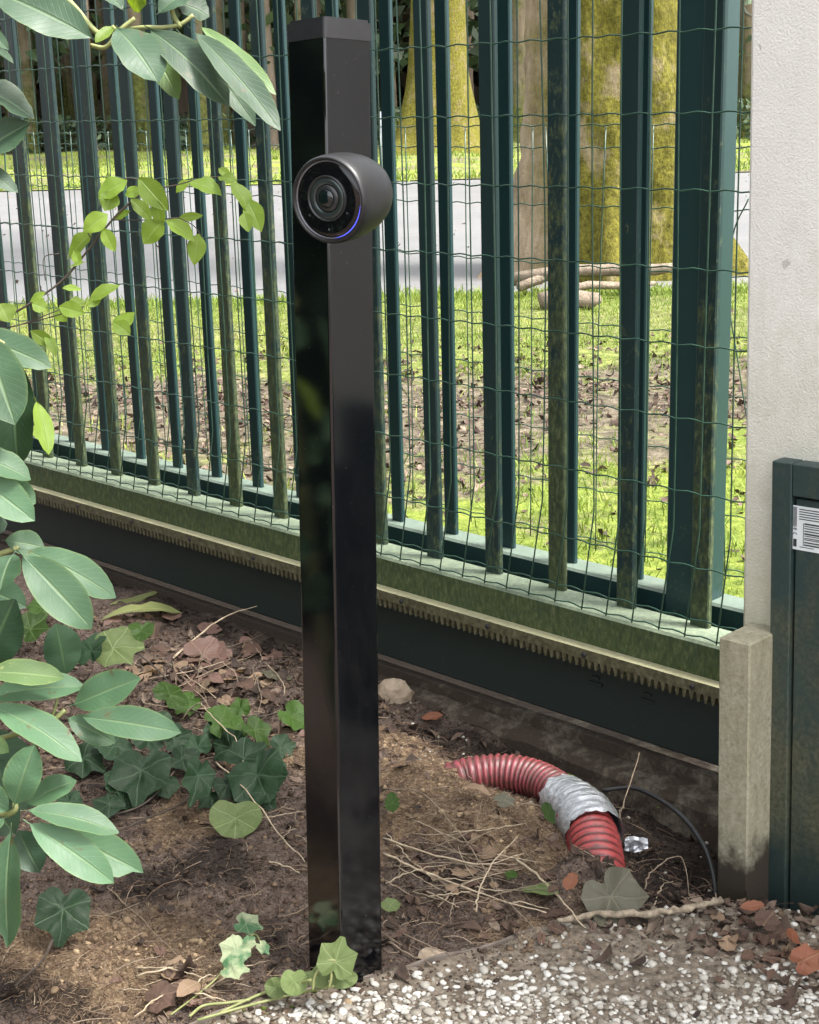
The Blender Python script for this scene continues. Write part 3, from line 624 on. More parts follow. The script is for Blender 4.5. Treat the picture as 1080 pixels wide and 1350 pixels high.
# ------------------------------------------------------------------ trees beyond the fence
def wob(p, a): return p + np.array([random.uniform(-a, a), random.uniform(-a, a), 0])
def trunk_mesh(x, y, r, h, flare=1.6, lean=(0, 0), z0=-.15, roots=0, n=14, segs=10, rseed=0, rough=0.0):
    b = MB(); rr = random.Random(rseed); V = []; ph = [rr.uniform(0, 6.28) for _ in range(4)]
    zs = [0, .03, .07, .13, .22, .35, .5] + [.5 + (h - .5) * i / segs for i in range(1, segs + 1)]
    for z in zs:
        rad = r * (1 - .55 * z / h) * (1 + (flare - 1) * math.exp(-z / (.35 * max(r * 3, .3))))
        cx = x + lean[0] * z + .03 * math.sin(z * 1.3 + ph[0]); cy = y + lean[1] * z
        for k in range(n):
            a = 2 * PI * k / n; lob = 1 + .05 * math.sin(3 * a + ph[1] + z * .4) + .03 * math.sin(7 * a + ph[2] + z)
            if roots: lob += .55 * max(0, math.sin(roots * a / 1.0 + ph[3])) ** 3 * math.exp(-z / (.9 * r))
            if rough: lob += rough * float(fbm(k * 18 / n + rseed, z * 5, 4)) + rough * .8 * float(fbm(k * 60 / n + rseed, z * 14, 3))
            V.append((cx + math.cos(a) * rad * lob, cy + math.sin(a) * rad * lob, z0 + z))
    m = len(zs); fs = [(i * n + k, i * n + (k + 1) % n, (i + 1) * n + (k + 1) % n, (i + 1) * n + k) for i in range(m - 1) for k in range(n)]
    b.add(V, fs); return b
def limbs(b, x, y, z0, h, r, k, rr):
    for i in range(k):
        z = z0 + h * (.45 + .5 * i / k); a = rr.uniform(0, 6.28); L = h * rr.uniform(.18, .3); p = [np.array([x, y, z])]
        for j in range(4): p.append(p[-1] + np.array([math.cos(a), math.sin(a), .55 + .1 * j]) * L / 4 + np.array([rr.uniform(-.1, .1), rr.uniform(-.1, .1), 0]))
        b.tube(p, [r * .3, r * .22, r * .15, r * .1, r * .04], 6)
_crown = []
def crown_mesh(seed, n=900, rad=2.2, hgt=2.6, leaf=.16):
    g = np.random.default_rng(seed); cl = g.normal(0, 1, (26, 3)); cl = cl / np.linalg.norm(cl, axis=1)[:, None] * (g.random(26) ** .4)[:, None] * np.array([rad, rad, hgt])
    c = cl[g.integers(0, 26, n)] + g.normal(0, .38, (n, 3)) * np.array([1, 1, .7]); a = g.normal(0, 1, (n, 3)); a /= np.linalg.norm(a, axis=1)[:, None]
    bq = np.cross(a, g.normal(0, 1, (n, 3))); bq /= np.linalg.norm(bq, axis=1)[:, None]; s = (leaf * g.uniform(.6, 1.3, n))[:, None]
    V = np.stack([c - a * s, c + bq * s * .45, c + a * s, c - bq * s * .45], 1); F = np.arange(n * 4).reshape(n, 4); t = np.repeat(np.clip(g.normal(.5, .2, n), 0, 1), 4)
    return V.reshape(-1, 3), F, t
def crown_obj(name, mat, seed, **k):
    V, F, t = crown_mesh(seed, **k); o = np_mesh(name, V, F, mat, t); return o
CROWNS = []
def tree(name, label, x, y, r, h, mat, crown=True, group=None, lean=(0, 0), flare=1.6, roots=0, n=14, seed=0, cs=1.0):
    rr = random.Random(seed); e = empty(name, (x, y, 0), label, 'tree', group)
    b = trunk_mesh(x, y, r, h, flare, lean, roots=roots, n=n, rseed=seed, segs=110 if n > 50 else 10, rough=.16 if n > 50 else 0); limbs(b, x + lean[0] * h * .7, y + lean[1] * h * .7, 0, h, r, 5, rr)
    b.build('trunk', mat, e, smooth=True)
    if crown:
        if len(CROWNS) < 3: o = crown_obj('crown', M['crown'], 100 + len(CROWNS), n=700, rad=1.6, hgt=1.8); CROWNS.append(o)
        else: o = CROWNS[seed % 3].copy(); COL.objects.link(o); o.name = 'crown'
        o.parent = e; o.location = (lean[0] * h, lean[1] * h, h * .93); o.scale = (cs, cs, cs); o.rotation_euler = (0, 0, rr.uniform(0, 6.28))
    return e
P_ = at_z(806, 368, -.03)
tree('mossy_tree', 'broad trunk shaggy with yellow-green moss, pale on its left, just beyond the fence', P_[0] + .05, P_[1] + .45, .50, 9, M['bark_moss'], flare=1.28, n=90, roots=5, seed=3, cs=1.6)
tree('old_tree', 'old mossy trunk with long spreading roots across the road', .85, 33, .62, 14, M['bark_old'], flare=1.9, n=26, roots=4, seed=9, cs=2)
p = MB(); p.tube([(-.19, 21.6, -.1), (-.19, 21.6, .9), (-.19, 21.6, .905), (-.19, 21.6, 6.2)], [.075, .075, .05, .045], 12)
e = empty('metal_pole', (-.19, 21.6, 0), 'pale grey metal pole standing on the verge across the road', 'pole'); p.build('shaft', M['pole'], e, True)
p = MB(); p.tube([(-.19, 21.6, 6.15), (-.19, 21.4, 6.35), (-.19, 20.9, 6.4)], .035, 8); p.build('arm', M['pole'], e, True)
spots = []
rr = random.Random(4); k = 0
while len(spots) < 88 and k < 4000:
    k += 1; y = 36 + 22 * rr.random() ** 1.3; x = rr.uniform(-.30, .30) * y
    if all((x - a) ** 2 + (y - b) ** 2 > 1.0 for a, b in spots): spots.append((x, y))
for i, (x, y) in enumerate(spots):
    pale = rr.random() < .38
    tree('forest_tree', 'pale straight trunk in the wood across the road' if pale else 'dark straight trunk in the wood across the road', x, y, rr.uniform(.13, .34), rr.uniform(12, 16),
         M['bark_far2'] if pale else M['bark_far'], group='pale trunks in the wood across the road' if pale else 'dark trunks in the wood across the road', seed=i + 20, n=9, cs=1.6, lean=(rr.uniform(-.02, .02), 0))
def mass(name, mat, n, box, leaf, seed, zf=None, tint=None):
    g = np.random.default_rng(seed); c = np.stack([g.uniform(box[0], box[1], n), g.uniform(box[2], box[3], n), g.uniform(box[4], box[5], n)], 1)
    k = g.random(n) < np.clip(.55 + 2.2 * fbm(c[:, 0] * .35 + 3, c[:, 2] * .5 + c[:, 1] * .1, 3), .05, 1); c = c[k]; n = len(c)
    a = g.normal(0, 1, (n, 3)); a /= np.linalg.norm(a, axis=1)[:, None]; b = np.cross(a, g.normal(0, 1, (n, 3))); b /= np.linalg.norm(b, axis=1)[:, None]; s = (leaf * g.uniform(.5, 1.4, n))[:, None]
    V = np.stack([c - a * s, c + b * s * .5, c + a * s, c - b * s * .5], 1)
    t = np.clip(g.normal(.5, .22, n) + .8 * fbm(c[:, 0] * .6, c[:, 2] * .8, 3), 0, 1)
    return np_mesh(name, V.reshape(-1, 3), np.arange(n * 4).reshape(n, 4), mat, np.repeat(t, 4))
kind(mass('far_woods', M['wooddark'], 60000, (-24, 24, 50, 66, -.1, 9), .5, 5), 'stuff')
kind(mass('woodland_foliage', M['understory'], 26000, (-17, 17, 37, 50, 1.9, 7), .22, 6), 'stuff')
kind(mass('woodland_undergrowth', M['understory'], 26000, (-15, 15, 36, 48, -.1, .9), .10, 8), 'stuff')
# broken branches by the trunks
lg = [((.58, 8.3, .06), (1.35, 8.15, .12), .035), ((.62, 8.2, .03), (1.05, 8.35, .10), .025), ((.80, 8.0, .02), (1.25, 8.1, .04), .022), ((.70, 7.75, .0), (.95, 7.72, .02), .05)]
for i, (a, b_, r_) in enumerate(lg):
    b = MB(); a = np.array(a); b_ = np.array(b_); b.tube([a, a * .6 + b_ * .4 + [0, .03, .02], b_ + [0, 0, -.01], b_ + (b_ - a) * .2], [r_ * 1.1, r_, r_ * .9, r_ * .5], 9)
    tag(b.build('broken_branch', M['log'], None, True), ['long pale broken branch lying under the mossy trunk', 'thin branch crossing behind the long pale branch', 'thin low branch in front of the mossy trunk foot', 'short thick dark log in the grass before the branches'][i], 'branch', 'broken branches at the foot of the trees')

def spline(pts, n):
    P = [np.asarray(p, float) for p in pts]; P = [P[0] * 2 - P[1]] + P + [P[-1] * 2 - P[-2]]; out = []
    for i in range(1, len(P) - 2):
        for k in range(n):
            t = k / n; a, b_, c, d = P[i - 1:i + 3]; out.append(.5 * (2 * b_ + (c - a) * t + (2 * a - 5 * b_ + 4 * c - d) * t * t + (3 * b_ - a - 3 * c + d) * t ** 3))
    out.append(P[-2]); return out
# ------------------------------------------------------------------ sliding gate
S0, PITCHB = 1.223, .138
gate = empty('sliding_gate', G3(1.2, 1.8, 0), 'dark green sliding gate with mossy bars, wire mesh and a toothed rack along its bottom', 'gate')
def bar_mesh(w, t):
    b = MB(); b.cbox(np.array([-w / 2, -t / 2, 0]), (w, 0, 0), (0, t, 0), (0, 0, 1.72), .002); me = bpy.data.meshes.new('bar'); me.from_pydata(b.v, [], b.f); return me
def put_bar(me, s, d, z, par):
    o = bpy.data.objects.new('bar', me); COL.objects.link(o); o.parent = par
    o.location = tuple(G3(s, d, z) - root_loc(par)); o.rotation_euler = (random.uniform(-.003, .003), random.uniform(-.003, .003), PH + PI / 2)
me_f = bar_mesh(.033, .011); me_f.materials.append(M['bar'])
for i in range(-2, 18): put_bar(me_f, S0 + PITCHB * i, 1.8186, .231, gate)
SA, SB = .80, 3.75
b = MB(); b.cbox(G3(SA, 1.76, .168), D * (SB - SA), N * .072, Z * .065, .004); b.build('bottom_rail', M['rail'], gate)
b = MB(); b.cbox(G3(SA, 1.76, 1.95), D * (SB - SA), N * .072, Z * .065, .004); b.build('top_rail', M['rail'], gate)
b = MB(); b.cbox(G3(SA, 1.768, .042), D * (SB - SA), N * .06, Z * .124, .004); b.build('lower_beam', M['beam'], gate)
# rack: a bar with trapezoid teeth hanging below it
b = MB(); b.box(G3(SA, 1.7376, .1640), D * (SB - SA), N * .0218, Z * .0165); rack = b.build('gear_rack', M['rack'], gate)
tm = MB(); T = .01257
n_t = int((SB - SA) / T); tv = []; tf = []
for i in range(n_t):
    s = SA + i * T; o = len(tv)
    for d_ in (1.7385, 1.7585):
        for (ds, z) in ((0.0008, .1645), (.0095, .1645), (.0068, .1505), (.0034, .1505)): tv.append(G3(s + ds, d_, z))
    tf += [tuple(o + q for q in f) for f in ((0, 1, 2, 3), (7, 6, 5, 4), (0, 3, 7, 4), (3, 2, 6, 7), (2, 1, 5, 6))]
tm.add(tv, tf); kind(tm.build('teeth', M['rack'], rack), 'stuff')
for i in range(14):
    s = .98 + i * .2; b = MB(); b.lathe(G3(s, 1.7376, .1712), -N, [(0, .0042), (.002, .0042), (.003, .003)], 10); b.build('bolt', M['cap'], rack)
for px, py in ((787, 893), (855, 915)):
    s, z = on_gate(px, py, 1.768); b = MB(); b.box(G3(s - .012, 1.7645, z - .012), D * .026, N * .004, Z * .004); b.box(G3(s - .006, 1.7645, z - .002), D * .014, N * .004, Z * .004); b.build('clip', M['beam'], gate)
def wire_mesh_panel(par, dfun, zs, s_from, s_to, pitch, zlo, zhi, r, lean, sag, seed):
    rr = random.Random(seed)
    for z in zs:
        pts = []; n = int((s_to - s_from) / (pitch / 4)); ph = rr.uniform(0, 6.28)
        for i in range(n + 1):
            s = s_from + i * pitch / 4; ww = (0, .0026, .0, -.0012)[i % 4] if i % 4 else 0
            zz = z + (0, .0022, .0030, .0012)[i % 4] + sag * math.sin(s * 2.1 + ph)
            pts.append(G3(s, dfun(zz) + .0006 * math.sin(s * 40), zz))
        b = MB(); b.tube(pts, r, 5); b.build('wire', M['wire'], par, True)
    s = s_from
    while s < s_to:
        l = rr.gauss(0, lean); w1 = rr.gauss(0, .0025); pts = []
        for i in range(9):
            z = zlo + (zhi - zlo) * i / 8; pts.append(G3(s + l * (z - .6) + w1 * math.sin(z * 5 + s * 9), dfun(z) - .0018, z))
        b = MB(); b.tube(pts, r, 5); b.build('wire', M['wire'], par, True); s += pitch
df = lambda z: 1.757 + .032 * min(1, max(0, (z - .232) / .13))
wire_mesh_panel(gate, df, [.240, .262, .336, .443, .550, .657, .764, .871, .978, 1.085, 1.192, 1.299, 1.406], .86, 3.72, .0495, .236, 1.45, .00125, .004, .0018, 3)
# ------------------------------------------------------------------ fixed fence right behind the gate
fence = empty('metal_fence', G3(1.2, 1.93, 0), 'dark green bar fence standing right behind the sliding gate', 'fence')
me_r = bar_mesh(.028, .010); me_r.materials.append(M['bar_rear'])
for i in range(-2, 17): put_bar(me_r, 1.413 + .1368 * i, 1.912, .245, fence)
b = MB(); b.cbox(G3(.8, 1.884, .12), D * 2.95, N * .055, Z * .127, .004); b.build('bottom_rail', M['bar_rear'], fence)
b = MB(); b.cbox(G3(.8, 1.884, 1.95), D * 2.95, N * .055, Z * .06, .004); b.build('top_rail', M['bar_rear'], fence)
s_l = on_gate(886, 300, 1.865)[0]; s_r = on_gate(938, 300, 1.865)[0]
b = MB(); b.cbox(G3(s_r, 1.865, -.1), D * (s_l - s_r), N * .060, Z * 2.2, .003); b.build('post', M['post_rear'], fence)
wire_mesh_panel(fence, lambda z: 1.985, [.27, .355, .45, .545, .64, .735, .83, .925, .955], 1.0, 3.9, .0495, .25, .957, .0011, .02, .003, 8)

for pts in ([(987, 262), (966, 312), (962, 400), (972, 470), (986, 560)], [(938, 300), (944, 420), (952, 560), (956, 760)], [(962, 232), (940, 300)]):
    b = MB(); b.tube(spline([CAMP + ray(x, y) * (1.965 / (ray(x, y) @ N)) for x, y in pts], 6), .0011, 5); b.build('loose_wire', M['wire'], fence, True)
# ------------------------------------------------------------------ concrete footing under the gate
b = MB(); st = .05; n = int(3.0 / st)
rows = []
for i in range(n + 1):
    s = .85 + i * st; j1, j2 = .006 * math.sin(s * 9) + random.uniform(-.004, .004), random.uniform(-.004, .004)
    prof = [(1.722 + j1, -.10), (1.730 + j1, -.012 + j2), (1.738 + j1, -.003 + j2), (1.765, .003 + j2), (1.772, .002), (1.774, .020), (1.79, .022), (1.80, .0), (1.99, -.004)]
    rows += [G3(s, d_, z) for d_, z in prof]
m = 9; b.add(rows, [(i * m + k, i * m + k + 1, (i + 1) * m + k + 1, (i + 1) * m + k) for i in range(n) for k in range(m - 1)])
kind(b.build('concrete_footing_ground', M['footing']), 'structure')

# ------------------------------------------------------------------ house wall and pillar, concrete post, cabinet
PW = 1.628
s_w = on_gate(998, 400, PW)[0]
wall = empty('plastered_wall', G3(s_w - .3, PW, 0), 'white rough plastered wall end at the right with green algae near its foot', 'wall')
b = MB(); b.cbox(G3(s_w, PW, -.2), -D * 2.6, N * .10, Z * 2.9, .006); b.build('plaster', M['plaster'], wall)
b = MB(); b.cbox(G3(.44, PW - .035, -.2), -D * 2.0, N * .033, Z * .66, .004); b.build('plinth', M['plinth'], wall)
cp = [on_gate(950, 1000, 1.55)[0], on_gate(991, 1000, 1.55)[0]]
cpo = empty('concrete_post', G3(cp[0], 1.55, 0), 'short weathered concrete post with a wet dark foot, between gate and green cabinet', 'post')
b = MB(); zt = .338
b.cbox(G3(cp[1], 1.55, -.2), D * (cp[0] - cp[1]), N * .076, Z * (.2 + zt), .0022); b.build('shaft', M['concrete'], cpo)
def tilt(o, a): o.rotation_mode = 'QUATERNION'; o.rotation_quaternion = Matrix.Rotation(a, 3, Vector(N)).to_quaternion()
CD = 1.602
cab = empty('utility_cabinet', G3(.8, CD, 0), 'dark green utility cabinet with a white sticker, stained with algae, against the wall', 'cabinet')
cl = on_gate(1021, 900, CD)[0]; ct = on_gate(1021, 603, CD)[1]; c1 = on_gate(1051, 800, CD)[0]; cz = on_gate(1055, 652, CD)[1]
CRR = cl - .52
b = MB(); b.cbox(G3(c1, CD, -.1), D * (cl - c1), N * .030, Z * (.1 + ct), .0012); b.build('frame_stile', M['cabinet'], cab)
b = MB(); b.cbox(G3(CRR, CD, -.1), D * (cl - c1), N * .030, Z * (.1 + ct), .0012); b.build('frame_stile', M['cabinet'], cab)
b = MB(); b.cbox(G3(CRR + (cl - c1) + .0005, CD + .0005, cz), D * (c1 - CRR - (cl - c1) - .001), N * .029, Z * (ct - cz - .0005), .0012); b.build('frame_rail', M['cabinet'], cab)
b = MB(); b.cbox(G3(CRR + (cl - c1) + .003, CD + .006, -.1), D * (c1 - CRR - (cl - c1) - .006), N * .022, Z * (.1 + cz - .004), .0012); door = b.build('door_panel', M['cabinet'], cab)
sl_, z_t = on_gate(1058, 664, CD + .005); z_b = on_gate(1057, 722, CD + .005)[1]
b = MB(); W_ = .052; b.box(G3(sl_ - W_, CD + .0052, z_b), D * W_, N * .0006, Z * (z_t - z_b)); lab = b.build('sticker', M['label'], cab)
hh = z_t - z_b
b = MB()
def ink(u0, u1, v0, v1): b.box(G3(sl_ - u1 * W_, CD + .0049, z_b + v0 * hh), D * ((u1 - u0) * W_), N * .0002, Z * ((v1 - v0) * hh))
ink(.05, .14, .07, .24)
for q in range(5): ink(.045 + .02 * q, .055 + .02 * q, .52, .97)
for q in range(5): ink(.20, .80, .70 + .055 * q, .722 + .055 * q)
v = .12
while v < .60: t_ = random.uniform(.012, .04); ink(.34, .92, v, v + t_); v += t_ + random.uniform(.015, .04)
ink(.22, .6, .07, .085); ink(.31, .325, .10, .62)
b.build('barcode', M['ink'], lab)
b = MB()
def arc(cu, cv, ru, rv, a0, a1, th):
    n = 10; vs = []
    for i in range(n + 1):
        a = R(a0 + (a1 - a0) * i / n)
        for k in (1, 1 - th): vs.append(G3(sl_ - (cu + ru * k * math.cos(a)) * W_, CD + .0048, z_b + (cv + rv * k * math.sin(a)) * hh))
    b.add(vs, [(2 * i, 2 * i + 1, 2 * i + 3, 2 * i + 2) for i in range(n)])
arc(.095, .34, .055, .05, 0, 180, .35); arc(.095, .45, .055, .05, 0, 180, .35); ink(.085, .105, .44, .49)
b.build('certification_mark', M['ink'], lab)

tilt(cab, -.028); tilt(cpo, -.024); tilt(wall, -.022)
# ------------------------------------------------------------------ the black post and the camera on it
PB = at_z(456, 1285, 0.0); q = ray(433.5, 28); PTp = CAMP + q * ((PB[1] + .075) / q[1])
pax = unit(PTp - PB); Lp = np.linalg.norm(PTp - PB)
YAW = R(41.5)
nr = np.array([math.sin(YAW), -math.cos(YAW), 0]); nr = unit(nr - pax * (nr @ pax)); nl = unit(np.cross(nr, pax)); nl = nl if nl[0] < 0 else -nl
post = empty('camera_post', PB, 'glossy black square metal post standing in bare soil, carrying the security camera', 'post')
def rounded_prism(b, o, ax, a, c, hw, r, z0, z1, n=4):
    pr = []
    for (sx, sy, st) in ((1, 1, 0), (-1, 1, 90), (-1, -1, 180), (1, -1, 270)):
        for i in range(n + 1):
            g = R(st + 90 * i / n); pr.append(((hw - r) * sx + r * math.cos(g), (hw - r) * sy + r * math.sin(g)))
    m = len(pr); V = [o + ax * z + a * x + c * y for z in z0 for (x, y) in pr] if hasattr(z0, '__len__') else [o + ax * z + a * x + c * y for z in (z0, z1) for (x, y) in pr]
    k = len(V) // m; fl = np.dot(np.cross(a, c), ax) > 0
    fs = [(i * m + j, i * m + (j + 1) % m, (i + 1) * m + (j + 1) % m, (i + 1) * m + j) for i in range(k - 1) for j in range(m)]; fs += [tuple(range(m))[::-1], tuple(range((k - 1) * m, k * m))]
    b.add(V, fs if fl else [f[::-1] for f in fs])
HW = .0315
b = MB(); rounded_prism(b, PB, pax, nr, nl, HW, .0035, -.12, Lp - .018); b.build('shaft', M['post'], post)
b = MB(); rounded_prism(b, PB, pax, nr, nl, HW + .0012, .004, Lp - .021, Lp - .003)
rounded_prism(b, PB, pax, nr, nl, HW - .001, .004, Lp - .003, Lp); b.build('cap', M['cap'], post)
camx = empty('security_camera', deep(430, 265, 1.462), 'round black security camera with a glossy lens face, mounted on the black post', 'camera')
FC = deep(431, 264, 1.462); axd = unit(np.array([-math.sin(R(31)), -math.cos(R(31)), -.05])); bk = -axd
b = MB(); b.lathe(FC, bk, [(.0040, .0376), (.0010, .0384), (0, .0394), (.0008, .0408), (.004, .0421), (.012, .0428), (.026, .0427), (.040, .0415), (.054, .0388), (.066, .0345), (.076, .0285), (.083, .021), (.0865, .012), (.0875, .0002)], 56); b.f.pop(-0) if False else None
b.build('housing', M['housing'], camx, True)
b = MB(); b.lathe(FC, bk, [(.0034, .0362), (.0024, .0365), (.0024, .0376), (.0038, .0379)], 56); b.build('light_ring', M['silver'], camx, True)
b = MB(); b.lathe(FC, bk, [(.0036, .0365), (.0030, .0358), (.0022, .031), (.0018, .0), ], 48); b.f = b.f[1:] if False else b.f; b.build('face_plate', M['gloss'], camx, True)
ux = unit(np.cross(axd, Z)); ux = ux if ux @ CR > 0 else -ux; uz = np.cross(ux, axd); uz = uz if uz[2] > 0 else -uz
def fpt(x, y, o=0): return FC + ux * x + uz * y + axd * o
vs = []; 
for i in range(15):
    a = R(-82 + 74 * i / 14)
    for rad, of in ((.0366, -.0019), (.0366 + .0010 * math.sin(PI * (i + .6) / 15.2), -.0021)): vs.append(fpt(math.cos(a) * rad, math.sin(a) * rad, of))
b = MB(); b.add(vs, [(2 * i, 2 * i + 1, 2 * i + 3, 2 * i + 2) for i in range(14)]); b.build('status_light', M['led'], camx)
LC = fpt(-.0008, .0015, -.0016)
b = MB(); b.lathe(LC, axd, [(-.001, .0222), (.0012, .0220), (.0018, .0213), (.0010, .0205), (.0002, .0198)], 40); b.f = [f for f in b.f if len(f) == 4]; b.build('lens_bezel', M['lensring'], camx, True)
b = MB(); b.lathe(LC, axd, [(.0002, .0196), (.0010, .0190), (-.0004, .0135), (-.0010, .0128)], 40); b.f = [f for f in b.f if len(f) == 4]; b.build('lens_ring', M['lensmid'], camx, True)
b = MB(); b.lathe(LC, axd, [(-.0010, .0130), (.0002, .0126), (.0012, .0105), (.0012, .0088)], 40); b.f = [f for f in b.f if len(f) == 4]; b.build('lens_barrel', M['lensring'], camx, True)
b = MB(); b.lathe(LC, axd, [(.0010, .0090), (.0022, .0075), (.0031, .0045), (.0034, .0001)], 32); b.build('lens', M['lens'], camx, True)
for x, y, m_ in ((-.001, -.0285, 'lensmid'), (-.0225, -.015, 'lensring'), (.021, -.0125, 'lensring')):
    b = MB(); b.lathe(fpt(x, y, -.0024), axd, [(0, .0013), (.001, .0012), (.0014, .0007)], 12); b.build('sensor', M[m_], camx, True)
pc = PB + pax * ((FC[2] - PB[2]) / pax[2]); mt = FC + bk * .070; dist = (mt - pc) @ nr - HW
b = MB(); b.lathe(mt + nr * .004, -nr, [(0, .012), (max(.004, dist * .8), .014), (max(.006, dist + .003), .021), (max(.008, dist + .0055), .021)], 24); b.build('mount', M['housing'], camx, True)

# ------------------------------------------------------------------ corrugated pipe, tape, cable
def resample(path, step):
    L = [0]; 
    for i in range(1, len(path)): L.append(L[-1] + np.linalg.norm(path[i] - path[i - 1]))
    n = int(L[-1] / step); s = np.linspace(0, L[-1], n + 1); A = np.array(path); return [np.array([np.interp(q, L, A[:, k]) for k in range(3)]) for q in s]
pipe = empty('corrugated_pipe', gp(690, 1020), 'red corrugated cable pipe half buried in the soil, joined with silver tape', 'pipe')
def zc_of(P): return (P - CAMP) @ CF
def lifted(px, py, z): return at_z(px, py, z)
c1_ = spline([lifted(560, 1052, -.045), lifted(588, 1034, .000), lifted(620, 1023, .012), lifted(664, 1019, .017), lifted(706, 1027, .017), lifted(742, 1048, .015), lifted(768, 1078, .012)], 24)
pp = resample(c1_, .0022); rd = [.0255 + .0040 * (.5 + .5 * math.cos(2 * PI * i * .0022 / .0098)) ** .6 for i in range(len(pp))]
b = MB(); b.tube(pp, rd, 22); b.build('upper_pipe', M['pipe'], pipe, True)
c2_ = spline([lifted(766, 1078, .013), lifted(779, 1100, .009), lifted(786, 1126, .000), lifted(790, 1156, -.014), lifted(792, 1190, -.032), lifted(792, 1230, -.055)], 24)
pp2 = resample(c2_, .0022); rd2 = [.0325 + .0050 * (.5 + .5 * math.cos(2 * PI * i * .0022 / .0125)) ** .6 for i in range(len(pp2))]
b = MB(); b.tube(pp2, rd2, 24); b.build('lower_pipe', M['pipe2'], pipe, True)
tp = resample(spline([lifted(738, 1050, .015), lifted(755, 1062, .016), lifted(772, 1079, .015), lifted(784, 1102, .011)], 16), .0022)
b = MB(); n_ = 40; nt = len(tp)
rt = [.0345 + .0075 * min(1, i / (nt - 1) * 1.6) + random.uniform(-.0005, .0005) for i in range(nt)]
b.tube(tp, rt, n_, cap=False); Va = np.array(b.v)
for i in (0, nt - 1):
    for k in range(n_): Va[i * n_ + k] += unit(tp[min(i + 1, nt - 1)] - tp[max(i - 1, 0)]) * random.uniform(-.006, .006)
for i in range(nt):
    for k in range(n_):
        q = Va[i * n_ + k] - tp[i]; Va[i * n_ + k] = tp[i] + q * (1 + .10 * (float(fbm(k * .55 + 3, i * .28, 3))) + .02 * math.sin(i * .9 + k * .35))
b.v = [tuple(x) for x in Va]; b.build('tape_wrap', M['tape'], pipe, True)
cbl = [lifted(795, 1042, .0), lifted(840, 1040, .012), lifted(890, 1068, .01), lifted(925, 1110, -.01), lifted(941, 1155, -.035), lifted(944, 1195, -.05)]
b = MB(); b.tube(spline(cbl, 12), .0034, 8); tag(b.build('black_cable', M['cable'], None, True), 'thin black cable looping through the pit beside the concrete post', 'cable')
def crumple(name, mat, c, size, seed, label, cat):
    g = np.random.default_rng(seed); n = 6; V = []; 
    for i in range(n):
        for j in range(n): V.append(np.array(c) + CR * (i - 2.5) / 5 * size[0] + CU * (j - 2.5) / 5 * size[1] * (1 - .12 * abs(i - 2)) - CF * g.uniform(0, .012))
    b = MB(); b.add(V, [(i * n + j, (i + 1) * n + j, (i + 1) * n + j + 1, i * n + j + 1) for i in range(n - 1) for j in range(n - 1)])
    o = b.build(name, mat); return tag(o, label, cat)
crumple('foil_scrap', M['tape'], lifted(838, 1112, -.01), (.032, .024), 2, 'torn scrap of silver tape lying beside the red pipe', 'scrap')

# edging strip
ep = []
for x in np.linspace(-.5, .19, 60): ep.append(np.array([x, float(edge_y(x)), .0]))
b = MB(); V = []
for i, p_ in enumerate(ep):
    t = unit(ep[min(i + 1, 59)] - ep[max(i - 1, 0)]); nn = np.array([-t[1], t[0], 0]); w = .0014 + .0006 * math.sin(i * 1.7); zz = .011 + .004 * math.sin(i * .6) - .02 * max(0, (i - 50) / 10)
    for (o_, z_) in ((-w, -.05), (-w, zz), (w, zz + .001), (w, -.05)): V.append(p_ + nn * o_ + Z * z_)
b.add(V, [(i * 4 + k, i * 4 + k + 1, (i + 1) * 4 + k + 1, (i + 1) * 4 + k) for i in range(59) for k in range(3)])
tag(b.build('edging_strip', M['edging']), 'thin weathered edging strip between the bare soil and the white gravel', 'edging')
g = spline([gp(735, 1215, .01), gp(790, 1205, .014), gp(850, 1205, .014), gp(910, 1196, .018), gp(952, 1186, .02)], 8)
g = [q + np.array([0, 0, random.uniform(-.0022, .0022)]) for q in g]
b = MB(); b.tube(g, [.0026 + .0030 * random.random() for _ in g], 8); tag(b.build('fallen_branch', M['bark_twig'], None, True), 'peeling pale branch lying along the gravel edge at the foot of the concrete post', 'branch')

